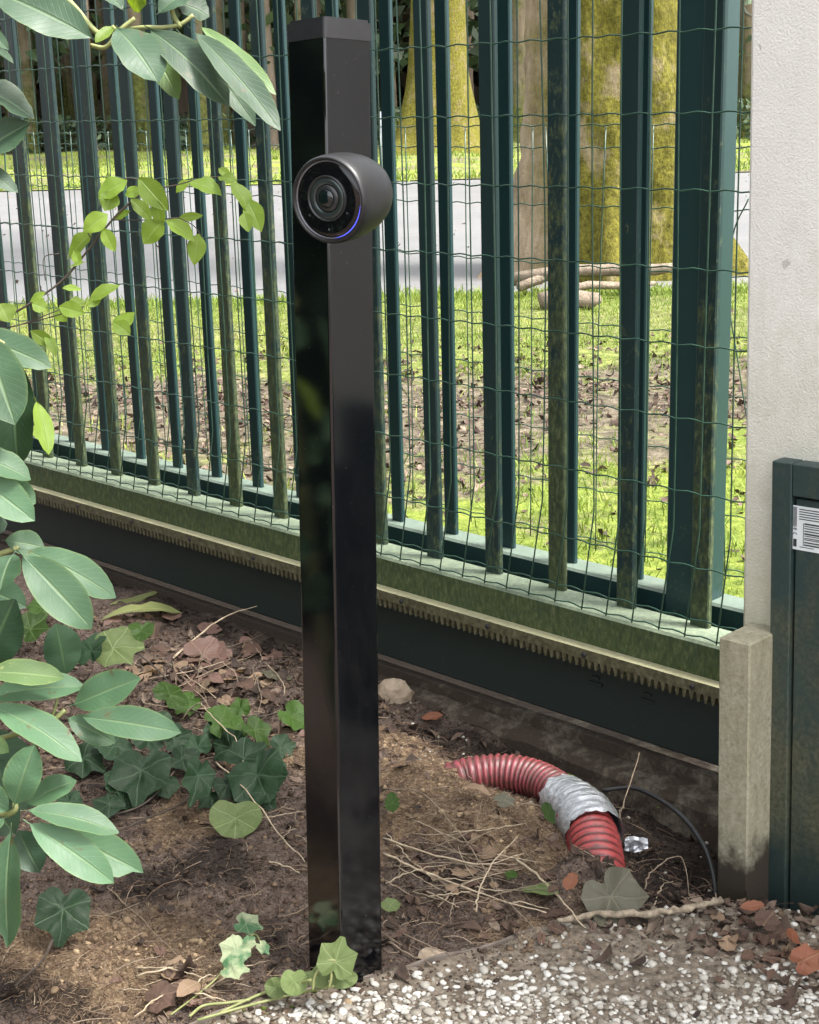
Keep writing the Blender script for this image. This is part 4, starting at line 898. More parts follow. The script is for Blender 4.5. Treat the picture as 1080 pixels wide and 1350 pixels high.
# ------------------------------------------------------------------ leaves
def leaf(name, base, tip, width, mat, parent, up, fold=.22, droop=.08, roll=0, prof='rhodo', stalk=.1, bite=None, ns=12):
    base = np.asarray(base, float); tip = np.asarray(tip, float); v = tip - base; L = np.linalg.norm(v); e = v / L
    sd = unit(np.cross(e, up)); nn = np.cross(sd, e)
    if nn @ np.asarray(up) < 0: sd, nn = -sd, -nn
    c, s_ = math.cos(roll), math.sin(roll); sd, nn = sd * c + nn * s_, nn * c - sd * s_
    V = []; UV = []; us = (-1, -.6, -.22, 0, .22, .6, 1); ph = random.uniform(0, 6.28)
    for i in range(ns + 1):
        t = i / ns
        if t < stalk: w = .028
        else:
            q = (t - stalk) / (1 - stalk)
            w = {'rhodo': (max(0, 1 - (abs(q - .53) / (.53 if q < .53 else .47)) ** 2.1)) ** .72, 'beech': math.sin(PI * q ** .85) ** .8, 'dead': math.sin(PI * q) ** .6}[prof]; w = max(w, .03)
            if prof == 'dead': w *= random.uniform(.72, 1.1)
        ctr = base + v * t + nn * (droop * L * math.sin(PI * t) - .0)
        for u in us:
            w_ = w
            if bite and t > bite and u > -.3: w_ = w * (.35 + .3 * random.random())
            V.append(ctr + sd * u * w_ * width / 2 + nn * (fold * abs(u) ** 1.3 * w_ * width / 2 + .035 * width * (math.sin(t * 13 + ph) + .6 * math.sin(t * 29 + ph * 2 + u)) * abs(u))); UV.append((.5 + u / 2, t))
    m = len(us); f = [(i * m + k, i * m + k + 1, (i + 1) * m + k + 1, (i + 1) * m + k) for i in range(ns) for k in range(m - 1)]
    P = np.array(V); n0 = np.cross(P[f[18][1]] - P[f[18][0]], P[f[18][2]] - P[f[18][0]])
    if n0 @ nn < 0: f = [q[::-1] for q in f]
    b = MB(); b.add(V, f, UV); return b.build(name, mat, parent, True)
UPC = unit(np.array([.05, -.75, .75]))
bush = empty('rhododendron_shrub', (-.62, 1.7, 0), 'rhododendron with long glossy grey-green leaves filling the left edge', 'shrub')
branch = empty('rhododendron_branch', deep(-60, 10, 1.5), 'overhanging rhododendron branch with drooping leaves at the top left', 'branch')
def rl(par, lst, zc, mat='rhodo'):
    for it in lst:
        bx, by, tx, ty, w = it[:5]; o = it[5] if len(it) > 5 else {}
        z0 = zc + o.get('z', random.uniform(-.02, .02)); z1 = z0 + o.get('dz', random.uniform(-.03, .015))
        leaf('leaf', deep(bx, by, z0), deep(tx, ty, z1), w * zc / F_PX * 1.06, M[o.get('m', mat)], par, unit(UPC + np.array([random.uniform(-.25, .25), 0, random.uniform(-.25, .25)])), droop=o.get('droop', random.uniform(.03, .09)), roll=o.get('roll', random.uniform(-.25, .25)), fold=o.get('fold', .25), bite=o.get('bite'))
rl(branch, [(133, 57, -8, -12, 60), (150, 33, 209, 110, 60, {'z': -.02}), (188, 36, 236, 132, 34, {'m': 'rhodo_pale', 'z': .02}), (190, 34, 302, 140, 52), (232, 38, 337, 166, 38, {'z': -.01}), (247, 33, 370, 172, 40, {'z': -.03}),
     (255, 28, 364, 125, 26, {'z': .02, 'm': 'rhodo_pale'}), (228, 2, 276, 22, 42), (176, 18, 190, -22, 44, {'m': 'rhodo_young'}), (165, 16, 130, -16, 26), (152, 34, 126, 56, 15, {'m': 'rhodo_young'}), (205, 20, 255, -14, 34),
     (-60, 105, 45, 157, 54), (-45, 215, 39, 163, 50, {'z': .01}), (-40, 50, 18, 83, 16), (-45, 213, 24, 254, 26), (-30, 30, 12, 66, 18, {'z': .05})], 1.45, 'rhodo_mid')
b = MB(); b.tube(spline([deep(-80, -30, 1.5), deep(30, 90, 1.55) * 0 + deep(60, -20, 1.5), deep(130, 45, 1.47), deep(152, 36, 1.45)], 6), .0030, 8)
b.tube(spline([deep(120, 60, 1.46), deep(140, 62, 1.455), deep(158, 40, 1.45), deep(178, 24, 1.45)], 6), .0022, 8)
b.tube(spline([deep(150, 40, 1.46), deep(190, 36, 1.45), deep(215, 36, 1.45), deep(238, 32, 1.45), deep(255, 20, 1.45)], 6), .0020, 8)
b.tube(spline([deep(238, 36, 1.45), deep(228, 18, 1.45), deep(222, -10, 1.45)], 5), .0025, 8)
b.tube(spline([deep(-90, 300, 1.5), deep(-70, 150, 1.5), deep(-60, 60, 1.5), deep(-80, -30, 1.5)], 5), .006, 8)
b.build('stem', M['greentwig'], branch, True)
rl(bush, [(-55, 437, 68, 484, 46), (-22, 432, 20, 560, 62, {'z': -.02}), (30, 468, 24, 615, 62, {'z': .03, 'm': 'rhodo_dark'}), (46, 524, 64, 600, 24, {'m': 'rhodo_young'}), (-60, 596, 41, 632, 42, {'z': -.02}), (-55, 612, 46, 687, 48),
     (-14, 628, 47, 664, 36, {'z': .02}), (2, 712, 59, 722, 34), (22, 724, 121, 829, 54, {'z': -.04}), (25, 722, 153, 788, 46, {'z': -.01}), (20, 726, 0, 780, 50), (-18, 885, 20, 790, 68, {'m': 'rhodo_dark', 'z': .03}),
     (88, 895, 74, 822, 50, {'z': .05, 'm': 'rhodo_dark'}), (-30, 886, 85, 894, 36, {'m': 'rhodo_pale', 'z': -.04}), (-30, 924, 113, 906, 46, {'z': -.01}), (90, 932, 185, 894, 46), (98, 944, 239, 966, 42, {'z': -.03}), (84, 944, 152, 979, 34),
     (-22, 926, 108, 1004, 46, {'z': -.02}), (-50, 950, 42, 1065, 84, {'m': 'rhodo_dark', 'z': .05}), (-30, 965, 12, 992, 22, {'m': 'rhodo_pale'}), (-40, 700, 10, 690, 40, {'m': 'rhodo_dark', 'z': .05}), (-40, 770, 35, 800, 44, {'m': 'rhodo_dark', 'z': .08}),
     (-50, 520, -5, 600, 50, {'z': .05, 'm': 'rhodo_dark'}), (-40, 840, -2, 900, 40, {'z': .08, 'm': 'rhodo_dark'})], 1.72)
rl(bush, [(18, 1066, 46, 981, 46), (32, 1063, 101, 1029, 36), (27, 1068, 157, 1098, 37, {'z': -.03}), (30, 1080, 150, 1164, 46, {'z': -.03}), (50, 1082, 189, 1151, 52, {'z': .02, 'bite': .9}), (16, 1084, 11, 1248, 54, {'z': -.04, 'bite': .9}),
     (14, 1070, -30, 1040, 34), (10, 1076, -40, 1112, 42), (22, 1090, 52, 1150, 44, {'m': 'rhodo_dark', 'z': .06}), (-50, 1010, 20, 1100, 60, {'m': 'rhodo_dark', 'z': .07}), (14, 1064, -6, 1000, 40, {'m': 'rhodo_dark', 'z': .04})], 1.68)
b = MB()
for pts, r_ in (([(-60, 990, 1.78), (30, 965, 1.74), (66, 952, 1.72), (86, 936, 1.72)], .003), ([(66, 952, 1.72), (74, 930, 1.72), (78, 905, 1.73)], .0018), ([(-50, 760, 1.76), (-10, 735, 1.73), (24, 722, 1.72)], .0032),
                ([(-60, 1080, 1.75), (-10, 1078, 1.7), (18, 1070, 1.68), (20, 1058, 1.68)], .0034), ([(-70, 1250, 1.8), (-55, 1000, 1.8), (-60, 700, 1.78), (-45, 430, 1.75), (-20, 430, 1.73)], .007), ([(-10, 900, 1.72), (-40, 960, 1.76)], .003), ([(30, 470, 1.74), (0, 450, 1.73), (-40, 440, 1.74)], .0028)):
    b.tube(spline([deep(*q) for q in pts], 5), r_, 8)
b.build('stem', M['greentwig'], bush, True)
# inner leaves of the shrub, out to the left of the picture
for i in range(70):
    c = np.array([random.uniform(-1.5, -.68), random.uniform(1.3, 2.3), random.uniform(.1, 1.25)]); px_ = 540 + F_PX * ((c - CAMP) @ CR) / ((c - CAMP) @ CF)
    if px_ > -40: continue
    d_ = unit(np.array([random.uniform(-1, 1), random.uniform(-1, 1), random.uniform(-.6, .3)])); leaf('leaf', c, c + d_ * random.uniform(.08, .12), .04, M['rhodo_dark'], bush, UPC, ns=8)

# unseen hedge added left of the view to give the post its dark reflection
g_ = np.random.default_rng(77); n = 16000; c = np.stack([g_.uniform(-3.4, -1.75, n), g_.uniform(-.2, 3.6, n), g_.uniform(0, 3.3, n)], 1)
c = c[(c[:, 0] * N[0] + c[:, 1] * N[1]) < 1.62]; n = len(c); a = g_.normal(0, 1, (n, 3)); a /= np.linalg.norm(a, axis=1)[:, None]; q = np.cross(a, g_.normal(0, 1, (n, 3))); q /= np.linalg.norm(q, axis=1)[:, None]
V = np.stack([c - a * .06, c + q * .022, c + a * .06, c - q * .022], 1)
hedge = empty('reflection_hedge', (0, 0, 0), 'unseen dark hedge added at the left for the post to reflect', 'hedge')
o = np_mesh('foliage', V.reshape(-1, 3), np.arange(n * 4).reshape(n, 4), M['hedge'], np.repeat(np.clip(g_.normal(.5, .25, n), 0, 1), 4)); o.parent = hedge
b = MB(); b.box((-3.2, -.2, 0), (1.1, 0, 0), (0, 3.6, 0), (0, 0, 3.1)); b.build('opaque_core', M['hedge'], hedge)  # solid box added to stop sky specks showing through in reflections

# young beech twig in front of the gate
beech = empty('beech_sapling', deep(10, 420, 2.2), 'young beech twig with thin bright yellow-green leaves before the gate', 'sapling')
ZB = 2.2
def bl(lst):
    for bx, by, tx, ty, w in lst:
        z = ZB + random.uniform(-.03, .03); leaf('leaf', deep(bx, by, z), deep(tx, ty, z + random.uniform(-.015, .015)), w * ZB / F_PX * 1.05, M['beech'], beech, unit(UPC + np.array([random.uniform(-.4, .4), 0, random.uniform(-.4, .4)])), prof='beech', stalk=.04, droop=random.uniform(0, .1), roll=random.uniform(-.3, .3), ns=9)
bl([(168, 238, 130, 262, 30), (150, 252, 138, 278, 26), (183, 234, 222, 278, 30), (216, 290, 190, 322, 34), (218, 290, 256, 318, 28), (142, 282, 110, 306, 26), (122, 306, 92, 340, 30), (135, 300, 152, 332, 18), (98, 330, 106, 350, 14), (172, 262, 200, 292, 20), (165, 258, 188, 250, 16),
    (250, 240, 292, 258, 32), (250, 238, 232, 254, 16), (288, 234, 312, 240, 20), (304, 240, 330, 282, 26), (326, 262, 345, 306, 26), (322, 280, 328, 306, 18), (262, 308, 256, 350, 24), (235, 288, 268, 284, 12), (288, 222, 304, 232, 12), (150, 290, 172, 278, 14), (205, 262, 214, 300, 18),
    (82, 380, 108, 382, 10), (118, 398, 158, 376, 20), (115, 404, 134, 392, 12), (78, 404, 112, 414, 22), (112, 400, 90, 400, 18), (150, 440, 178, 412, 30), (150, 425, 172, 442, 22), (42, 400, 62, 408, 22), (76, 406, 88, 424, 20), (40, 436, 72, 456, 18), (60, 385, 40, 398, 10), (24, 450, 40, 470, 18), (0, 400, 12, 425, 30), (92, 352, 112, 346, 10), (60, 440, 74, 470, 14), (46, 560, 60, 585, 22)])
b = MB()
for pts, r_ in (([(-40, 470), (0, 425), (40, 400), (82, 370), (112, 335), (148, 290), (178, 262), (196, 250)], .0018), ([(148, 290), (190, 290), (236, 287)], .0009), ([(122, 318), (118, 296), (160, 240), (182, 236)], .0009), ([(196, 250), (232, 244), (262, 236), (300, 232)], .0010), ([(236, 287), (256, 298), (266, 312)], .0007), ([(10, 432), (60, 420), (112, 404)], .0010), ([(60, 370), (58, 340), (78, 334)], .0007), ([(-40, 440), (20, 430), (80, 408)], .0009)):
    b.tube(spline([deep(x, y, ZB) for x, y in pts], 5), r_, 6)
b.build('stem', M['darktwig'], beech, True)

# ------------------------------------------------------------------ ivy
def ivy_leaf(name, c, size, mat, parent, up, az, asp=1.0, fold=.2, round_=False, cup=.1):
    up = unit(up); a0 = unit(np.cross(up, [math.cos(az), math.sin(az), .01])); e = np.cross(a0, up)
    rim = []
    for i in range(30):
        a = -PI + 2 * PI * (i + .5) / 30; r_ = .0
        if round_: r_ = .46 * (1 - .35 * math.exp(-((abs(a) - PI) / .35) ** 2))
        else:
            for l, h_ in zip(LOBES, (.56, .50, .50, .43, .43)):
                d_ = (a - l + PI) % (2 * PI) - PI; r_ = max(r_, h_ * math.exp(-(d_ / .58) ** 2) + .0)
            r_ = max(r_, .40) * (1 - .55 * math.exp(-((abs(a) - PI) / .28) ** 2))
        rim.append((math.sin(a) * r_ * asp, math.cos(a) * r_))
    V = []; UV = []
    for k, fr in enumerate((1, .62, .28)):
        for (x, y) in rim:
            x_, y_ = x * fr, y * fr; h_ = fold * abs(x_) + cup * (x_ * x_ + y_ * y_) * -1.2 + .035 * math.sin(x_ * 15 + y_ * 11 + az) + .02 * math.sin(x_ * 31 - y_ * 27 + az * 2)
            V.append(c + a0 * x_ * size + e * y_ * size + up * h_ * size); UV.append((.5 + x_, .5 + y_))
    V.append(c); UV.append((.5, .5)); n = 30
    f = [(k * n + i, k * n + (i + 1) % n, (k + 1) * n + (i + 1) % n, (k + 1) * n + i) for k in (0, 1) for i in range(n)] + [(2 * n + i, 2 * n + (i + 1) % n, 3 * n) for i in range(n)]
    P = np.array(V); n0 = np.cross(P[f[-1][1]] - P[f[-1][0]], P[f[-1][2]] - P[f[-1][0]])
    if n0 @ up < 0: f = [q_[::-1] for q_ in f]
    b = MB(); b.add(V, f, UV); return b.build(name, mat, parent, True)
def facing(px, py, lift): return gp(px, py, lift)
ivy = empty('ivy_plant', gp(260, 1040), 'dark ivy with broad lobed leaves trailing over the soil left of the post', 'ivy')
UI = np.array([.1, -.55, .8])
for px, py, sz_, mt_, az, li, asp, tiltx in ((187, 1015, 100, 'ivy', -1.6, .05, 1, .1), (262, 1022, 92, 'ivy', -1.3, .07, .62, .5), (340, 1022, 90, 'ivy', -1.4, .04, 1, -.1), (225, 917, 62, 'ivy_bright', 1.2, .06, 1, .2), (292, 950, 64, 'ivy_bright', .5, .05, 1, 0), (336, 962, 50, 'ivy_bright', -.4, .04, 1, .2),
        (186, 832, 46, 'ivy_bright', -1.6, .04, .9, .2), (386, 945, 52, 'ivy_bright', -.6, .03, 1, .3), (84, 1198, 92, 'ivy', -1.4, .05, 1, .1), (92, 1058, 50, 'ivy', 2, .03, .8, .2), (150, 985, 60, 'ivy', 2.4, .04, 1, 0), (120, 858, 62, 'ivy', 1.2, .09, 1, -.3), (262, 985, 46, 'ivy', 2, .03, 1, .2), (145, 1060, 50, 'ivy', -2.4, .03, .9, .3), (230, 975, 50, 'ivy', .8, .04, .9, .3),
        (40, 830, 60, 'ivy_bright', 1, .05, 1, 0), (210, 960, 60, 'ivy', .3, .03, 1, .3), (305, 985, 58, 'ivy', 2.6, .03, 1, -.2), (352, 1045, 46, 'ivy', -2.2, .025, .9, 0), (250, 925, 48, 'ivy_bright', -2, .03, .8, .5), (318, 935, 40, 'ivy_bright', 1.8, .05, .8, -.4), (110, 1000, 60, 'ivy', -.6, .03, 1, 0), (165, 1050, 50, 'ivy', -.4, .02, 1, .2), (215, 1030, 56, 'ivy', -1.9, .03, 1, .2), (300, 1035, 54, 'ivy', -1.0, .03, .9, .4), (322, 1000, 60, 'ivy', .6, .035, 1, -.1), (240, 1000, 54, 'ivy', -.3, .03, 1, .3), (160, 1030, 60, 'ivy', -1.2, .035, 1, 0), (275, 1050, 44, 'ivy', -1.7, .02, .8, .3), (285, 968, 44, 'ivy', 1.4, .03, 1, .3), (360, 1005, 40, 'ivy', 0, .02, 1, .2), (195, 975, 56, 'ivy', 1.7, .04, 1, .1), (310, 960, 42, 'ivy_bright', -.8, .04, 1, .4), (60, 800, 50, 'ivy_bright', 2, .04, 1, .2), (370, 985, 44, 'ivy', .4, .02, 1, 0)):
    P = facing(px, py, li); ivy_leaf('leaf', P, sz_ * zc_of(P) / F_PX * random.uniform(.9, 1.08), M[mt_], ivy, UI + np.array([tiltx + random.uniform(-.35, .35), random.uniform(-.25, .3), 0]), az, asp, fold=random.uniform(.05, .4), cup=random.uniform(-.1, .5))
P = facing(311, 1078, .02); ivy_leaf('leaf', P, 66 * zc_of(P) / F_PX, M['ivy_pale'], ivy, UI, -1.5, 1.15, round_=True)
P = facing(150, 855, .09); ivy_leaf('leaf', P, 74 * zc_of(P) / F_PX, M['ivy_pale'], ivy, UI, .2, 1)['label'] = 'pale grey-green blotched ivy leaf'
b = MB()
for pts in ([(60, 1260), (120, 1120), (180, 1085), (250, 1050), (262, 985), (330, 965)], [(180, 860), (215, 890), (250, 935), (330, 945), (365, 940)], [(120, 1080), (190, 1060), (240, 1005)], [(84, 1200), (60, 1260), (20, 1300)]): b.tube(spline([gp(x, y, .02) for x, y in pts], 6), .0015, 6)
b.build('stem', M['darktwig'], ivy, True)
vi = empty('variegated_ivy', gp(300, 1310), 'small ivy sprig with cream-blotched leaves on the bare soil left of the post foot', 'ivy')
for px, py, sz_, az, asp in ((324, 1218, 40, -.3, .8), (312, 1252, 44, -2.2, 1), (306, 1277, 40, -.2, .8), (346, 1248, 24, -1, .7), (328, 1243, 20, 1, 1)):
    P = facing(px, py, .035); ivy_leaf('leaf', P, sz_ * zc_of(P) / F_PX * 1.1, M['ivy_var'], vi, UI + np.array([random.uniform(-.3, .3), 0, 0]), az, asp)
b = MB(); b.tube(spline([gp(225, 1338, .01), gp(262, 1310, .012), gp(290, 1285, .02), gp(312, 1255, .03), gp(335, 1232, .03), gp(345, 1245, .03)], 6), .0011, 6); b.build('stem', M['greentwig'], vi, True)
pi_ = empty('ivy_sprout', gp(430, 1300), 'yellow-green ivy sprout growing against the foot of the black post', 'ivy')
for px, py, sz_, az, asp, rd_, zc in ((443, 1268, 56, 1.5, 1.0, False, 1.70), (388, 1294, 36, -1.5, 1.0, True, 1.715), (424, 1290, 40, 2.6, .7, False, 1.72), (452, 1291, 40, .2, .6, True, 1.71), (364, 1302, 30, 2.8, .9, True, 1.73)):
    P = deep(px, py, zc); ivy_leaf('leaf', P, sz_ * zc / F_PX * 1.1, M['ivy_pale' if rd_ or asp == 1.0 else 'yellowleaf' if False else 'ivy_pale'], pi_, np.array([.1, -.8, .5]), az, asp, round_=rd_)
b = MB()
for pts in ([(290, 1335), (340, 1312), (372, 1302), (410, 1292)], [(260, 1345), (330, 1325), (400, 1308), (440, 1300)], [(412, 1306), (416, 1285), (430, 1268), (442, 1266)], [(434, 1302), (437, 1288), (436, 1276)], [(250, 1340), (268, 1326), (300, 1322), (330, 1318)]): b.tube(spline([deep(x, y, 1.70 - (0 if x > 405 else 0)) if x > 405 else gp(x, y, .012) for x, y in pts], 6), .0017, 6)
b.build('stem', M['greentwig'], pi_, True)

# ------------------------------------------------------------------ single fallen leaves
def fallen(px, py, size, mat, label, az=None, lift=.008, shape='ivy', up=None, asp=1, group=None, cat='leaf', fold=.15):
    P = gp(px, py, lift); s = size * zc_of(P) / F_PX * 1.1; e = empty('fallen_leaf', P, label, cat, group); az = random.uniform(0, 6.28) if az is None else az
    u = unit(up if up is not None else np.array([random.uniform(-.35, .35), random.uniform(-.6, .1), 1]))
    if shape == 'ivy': ivy_leaf('blade', P, s, mat, e, u, az, asp, fold=fold, cup=random.uniform(-.2, .4)); d_ = 0
    else:
        d_ = np.array([math.cos(az), math.sin(az), random.uniform(-.1, .25)]); leaf('blade', P - d_ * s * .5, P + d_ * s * .5, s * asp, mat, e, u, fold=fold, droop=random.uniform(-.1, .15), prof='dead', stalk=.03, ns=8)
    return e
fallen(187, 812, 96, M['yellowleaf'], 'long pale yellow-green leaf lying flat near the dark gate beam', .2, shape='l', asp=.30)
fallen(178, 787, 62, M['yellowleaf'], 'narrow yellow-green leaf behind the long pale fallen leaf', .5, shape='l', asp=.3)
fallen(268, 864, 66, M['deadmaple'], 'large pinkish brown lobed dead leaf under the gate beam', .3)
fallen(268, 905, 42, M['tan'], 'cream dry leaf catching light among the ivy', 1.5, shape='l', asp=.55)
fallen(365, 893, 44, M['ivy_dead'], 'greyish green dead leaf just left of the post', 2)
fallen(806, 1182, 88, M['ivy_dead'], 'big greyed lobed leaf in front of the red pipe mouth', -1.2, lift=.02, up=np.array([0, -.7, .7]))
fallen(712, 1176, 50, M['ivy_pale'], 'pale green leaf half under straw left of the greyed leaf', -.5, shape='l', asp=.5)
fallen(674, 1153, 24, M['ivy_bright'], 'small dark green leaf above the pale green leaf', 1.2, shape='l', asp=.6, lift=.015)
fallen(752, 1162, 34, M['orange'], 'small orange-brown leaf beside the red pipe mouth', 1.2, shape='l', asp=.6, lift=.012)
fallen(614, 1150, 36, M['tan'], 'pinkish dry curled leaf in the straw right of the post', .2, shape='l', asp=.4, lift=.012)
fallen(596, 1174, 24, M['tan'], 'small pinkish dry leaf below the curled one', 2.2, shape='l', asp=.6)
fallen(515, 1193, 26, M['ivy_pale'], 'small pale green leaf touching the right edge of the post', .2, shape='l', asp=.8, lift=.012)
fallen(517, 1058, 40, M['ivy_bright'], 'dark green leaf standing at the right edge of the post', 1.6, shape='l', asp=.5, lift=.03, up=np.array([0, -.9, .3]))
fallen(626, 1044, 48, M['tan'], 'reddish brown curled leaf leaning on the red pipe', 2.4, shape='l', asp=.4, lift=.02)
fallen(664, 1055, 30, M['ivy_dead'], 'small grey leaf below the red pipe', .4, lift=.02)
fallen(724, 1072, 54, M['ivy_bright'], 'dark narrow leaf draped over the front of the silver tape', 1.7, shape='l', asp=.3, lift=.055, up=np.array([0, -.9, .2]))
fallen(1046, 1234, 33, M['orange'], 'bright orange-brown upright leaf in the litter below the cabinet', 1.3, shape='l', asp=.65, lift=.03, up=np.array([0, -.9, .4]))
fallen(1060, 1266, 42, M['orange'], 'orange lobed leaf at the right edge of the gravel', .6, lift=.02, up=np.array([-.2, -.8, .5]))
fallen(992, 1194, 30, M['orange'], 'rusty leaf curled against the foot of the concrete post', .1, shape='l', asp=.5, lift=.03)
fallen(1010, 1215, 36, M['brown'], 'brown crumpled leaf under the rusty curled leaf', .9, lift=.02)
fallen(570, 945, 26, M['orange'], 'small reddish leaf on the soil beside the tan stone', 0, shape='l', asp=.6)
fallen(210, 1315, 50, M['brown'], 'reddish brown curled leaf at the bottom left soil edge', .4, lift=.015)
fallen(248, 1305, 40, M['tan'], 'cream curled leaf beside the reddish brown one', 1.0, shape='l', asp=.6, lift=.02)
for k in range(190):
    zone = k % 5
    if zone < 3: px, py = random.gauss(300, 70), random.gauss(860, 40)
    elif zone == 3: px, py = random.gauss(1010, 45), random.gauss(1235, 28)
    else: px, py = random.uniform(520, 740), random.uniform(1080, 1240)
    if py > 1300 or px > 1085 or 640 > px > 400 and py > 1240: continue
    q = gp(px, py)
    if q @ N > 1.73 or (px < 420 and py < 700 + .3 * px): continue
    br = zone < 3
    fallen(px, py, random.uniform(18, 42) if br else random.uniform(14, 30), M[random.choice(['brown', 'brown', 'tan', 'deadmaple' if br else 'brown'])] if not br or random.random() < .8 else M['deadmaple'],
           'dry brown leaf in the litter along the gate beam' if br else ('dry brown leaf in the litter heap below the cabinet' if zone == 3 else 'dry brown leaf among straw on the soil mound'),
           shape=random.choice(['l', 'l', 'ivy']), asp=random.uniform(.4, .8), group=('brown leaves along the gate beam' if br else 'brown leaves below the cabinet' if zone == 3 else 'brown leaves on the soil mound'), lift=.006, fold=random.uniform(0, .5))

# ------------------------------------------------------------------ stones and twigs
def rock(px, py, size, label, mat, flat_=.5, seed=1):
    P = gp(px, py); s = size * zc_of(P) / F_PX; g = np.random.default_rng(seed); V = IV2 * (1 + g.uniform(-.2, .2, (len(IV2), 1))) * np.array([s * .55, s * .42, s * flat_ * .5]); b = MB(); b.add(V + P + [0, 0, s * .1], IF2.tolist())
    return tag(b.build('stone', mat), label, 'stone')
rock(520, 918, 46, 'angular tan stone just right of the post, under the gate beam', M['stone'], .9, 3)
rock(568, 1262, 34, 'flat pinkish stone by the edging strip', M['stone'], .35, 5)
rock(383, 1236, 10, 'tiny pale stone in the bare soil left of the post', M['stone'], .8, 6)
def twig(pts, r_, mat, label, group=None):
    b = MB(); P = spline([(deep(*p) if len(p) == 4 else gp(p[0], p[1], p[2] if len(p) > 2 else .008)) for p in pts], 6)
    P = [P[0]] + [q + np.array([random.gauss(0, .0010), random.gauss(0, .0010), abs(random.gauss(0, .0007))]) for q in P[1:]]
    b.tube(P, [r_ * (.95 - .55 * i / len(P)) * random.uniform(.8, 1.2) for i in range(len(P))], 6); return tag(b.build('dry_twig', mat, None, True), label, 'twig', group)
twig([(228, 868, .01), (262, 838, .03), (300, 812, .055), (352, 796, .06)], .0022, M['paletwig'], 'long pale bare twig rising from the litter toward the gate beam')
twig([(806, 1146, .0), (814, 1095, .03), (824, 1055, .07), (844, 993, .115)], .0018, M['twig'], 'thin upright brown twig standing beside the red pipe')
twig([(812, 1150, .0), (818, 1120, .02), (815, 1095, .035)], .0010, M['twig'], 'short side shoot leaning on the upright brown twig')
twig([(238, 950, .02), (262, 928, .06), (280, 945, .07), (318, 985, .04), (320, 1010, .03)], .0014, M['paletwig'], 'curved pale ivy stalk looping over the dark ivy leaves')
twig([(285, 1005, .05), (330, 1050, .03), (372, 1105, .012), (402, 1136, .008)], .0016, M['paletwig'], 'long straight pale straw slanting down to the left side of the post')
twig([(132, 1162, .012), (190, 1215, .008), (262, 1290, .008)], .0010, M['twig'], 'thin long stem lying across the lower left soil')
twig([(628, 1202, .012), (632, 1175, .03), (652, 1135, .06), (684, 1102, .065)], .0013, M['paletwig'], 'arched pale stalk standing in the straw')
twig([(505, 1040, .03), (560, 1048, .03), (615, 1110, .025), (660, 1178, .02), (705, 1225, .012)], .0012, M['twig'], 'thin brown stem sweeping from the post down across the straw')
twig([(848, 1175, .0), (862, 1148, .03), (898, 1130, .045), (911, 1195, -.01)], .0012, M['twig'], 'bent twig arching in the pit')
twig([(862, 1198, .0), (872, 1170, .015), (886, 1162, .03)], .0012, M['paletwig'], 'short pale twig in the pit below the bent twig')
twig([(505, 1125, .01), (560, 1150, .012), (640, 1180, .012), (720, 1205, .012)], .0020, M['paletwig'], 'thick pale straw lying from the post across the mound')
twig([(505, 1105, .012), (575, 1128, .016), (640, 1140, .014), (690, 1125, .014)], .0016, M['paletwig'], 'pale straw curving right above the thick straw')
twig([(680, 1132, .014), (720, 1165, .012), (770, 1222, .01)], .0020, M['paletwig'], 'pale straw slanting down to the greyed leaf')
twig([(505, 1160, .006), (540, 1180, .006), (560, 1185, .006)], .0016, M['twig'], 'short brown twig low beside the post')
twig([(508, 1240, .004), (540, 1258, .006), (568, 1272, .006)], .0018, M['twig'], 'brown twig pointing at the edging strip')
twig([(355, 1136, .006), (375, 1142, .008), (396, 1152, .006)], .0015, M['paletwig'], 'short pale straw left of the post')
twig([(210, 1148, .004), (232, 1165, .006), (236, 1190, .004)], .0008, M['twig'], 'tiny curled rootlet on the bare soil')
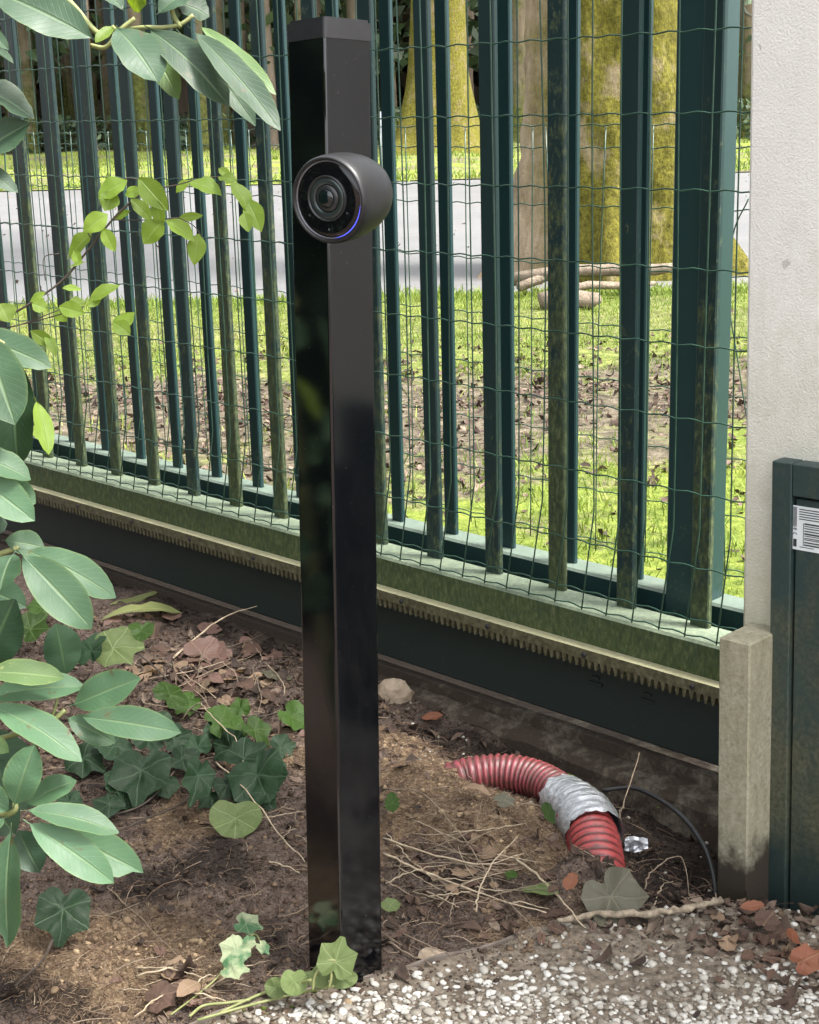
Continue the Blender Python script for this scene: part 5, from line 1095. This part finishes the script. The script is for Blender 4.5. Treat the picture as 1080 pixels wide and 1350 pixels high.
twig([(300, 1090, .01), (350, 1078, .012), (402, 1070, .012)], .0010, M['paletwig'], 'thin straw from the round pale ivy leaf toward the post')
for k in range(90):
    if k < 52: px, py, gr, lb = random.gauss(610, 70), random.gauss(1135, 32), 'dry straws on the soil mound', 'dry straw among many on the soil mound right of the post'
    else: px, py, gr, lb = random.gauss(300, 65), random.gauss(890, 42), 'dry straws in the litter', 'dry straw in the litter between ivy and gate beam'
    a = random.gauss(.35, .6) if k < 52 else random.uniform(-1, 1.6); L_ = random.uniform(20, 70); bx = random.uniform(-12, 12)
    p0 = (px - math.cos(a) * L_, py - math.sin(a) * L_ * .5, .008); p1 = (px + bx, py + bx * .5, .014); p2 = (px + math.cos(a) * L_, py + math.sin(a) * L_ * .5, .008)
    if k < 52 and p0[0] < 505: continue
    if k >= 52 and (p2[0] > 396 or py < 790 + .27 * (px - 150)): continue
    twig([p0, p1, p2], random.uniform(.0006, .0013), M[random.choice(['paletwig', 'twig'])], lb, gr)

# roots and dead leaves at the lower left edge of the soil
for k in range(16):
    px, py = random.uniform(170, 330), random.uniform(1262, 1338); a = random.uniform(-.9, .5); L_ = random.uniform(18, 55)
    if gp(px, py)[1] < edge_y(gp(px, py)[0]) + .01: continue
    twig([(px - math.cos(a) * L_, py - math.sin(a) * L_ * .5, .006), (px, py - random.uniform(0, 8), .016), (px + math.cos(a) * L_, py + math.sin(a) * L_ * .5, .006)], random.uniform(.0008, .0018), M[random.choice(['twig', 'paletwig'])], 'dead root lying in the tangle at the lower left edge of the soil', 'dead roots at the lower left edge of the soil')
for k in range(16):
    px, py = random.gauss(235, 38), random.gauss(1300, 20)
    if gp(px, py)[1] < edge_y(gp(px, py)[0]) + .01 or py > 1345: continue
    fallen(px, py, random.uniform(16, 36), M[random.choice(['brown', 'brown', 'tan', 'deadmaple'])], 'dry brown leaf in the tangle at the lower left edge of the soil', shape=random.choice(['l', 'ivy']), asp=random.uniform(.4, .8), group='brown leaves at the lower left edge of the soil', lift=.008, fold=random.uniform(.1, .6))
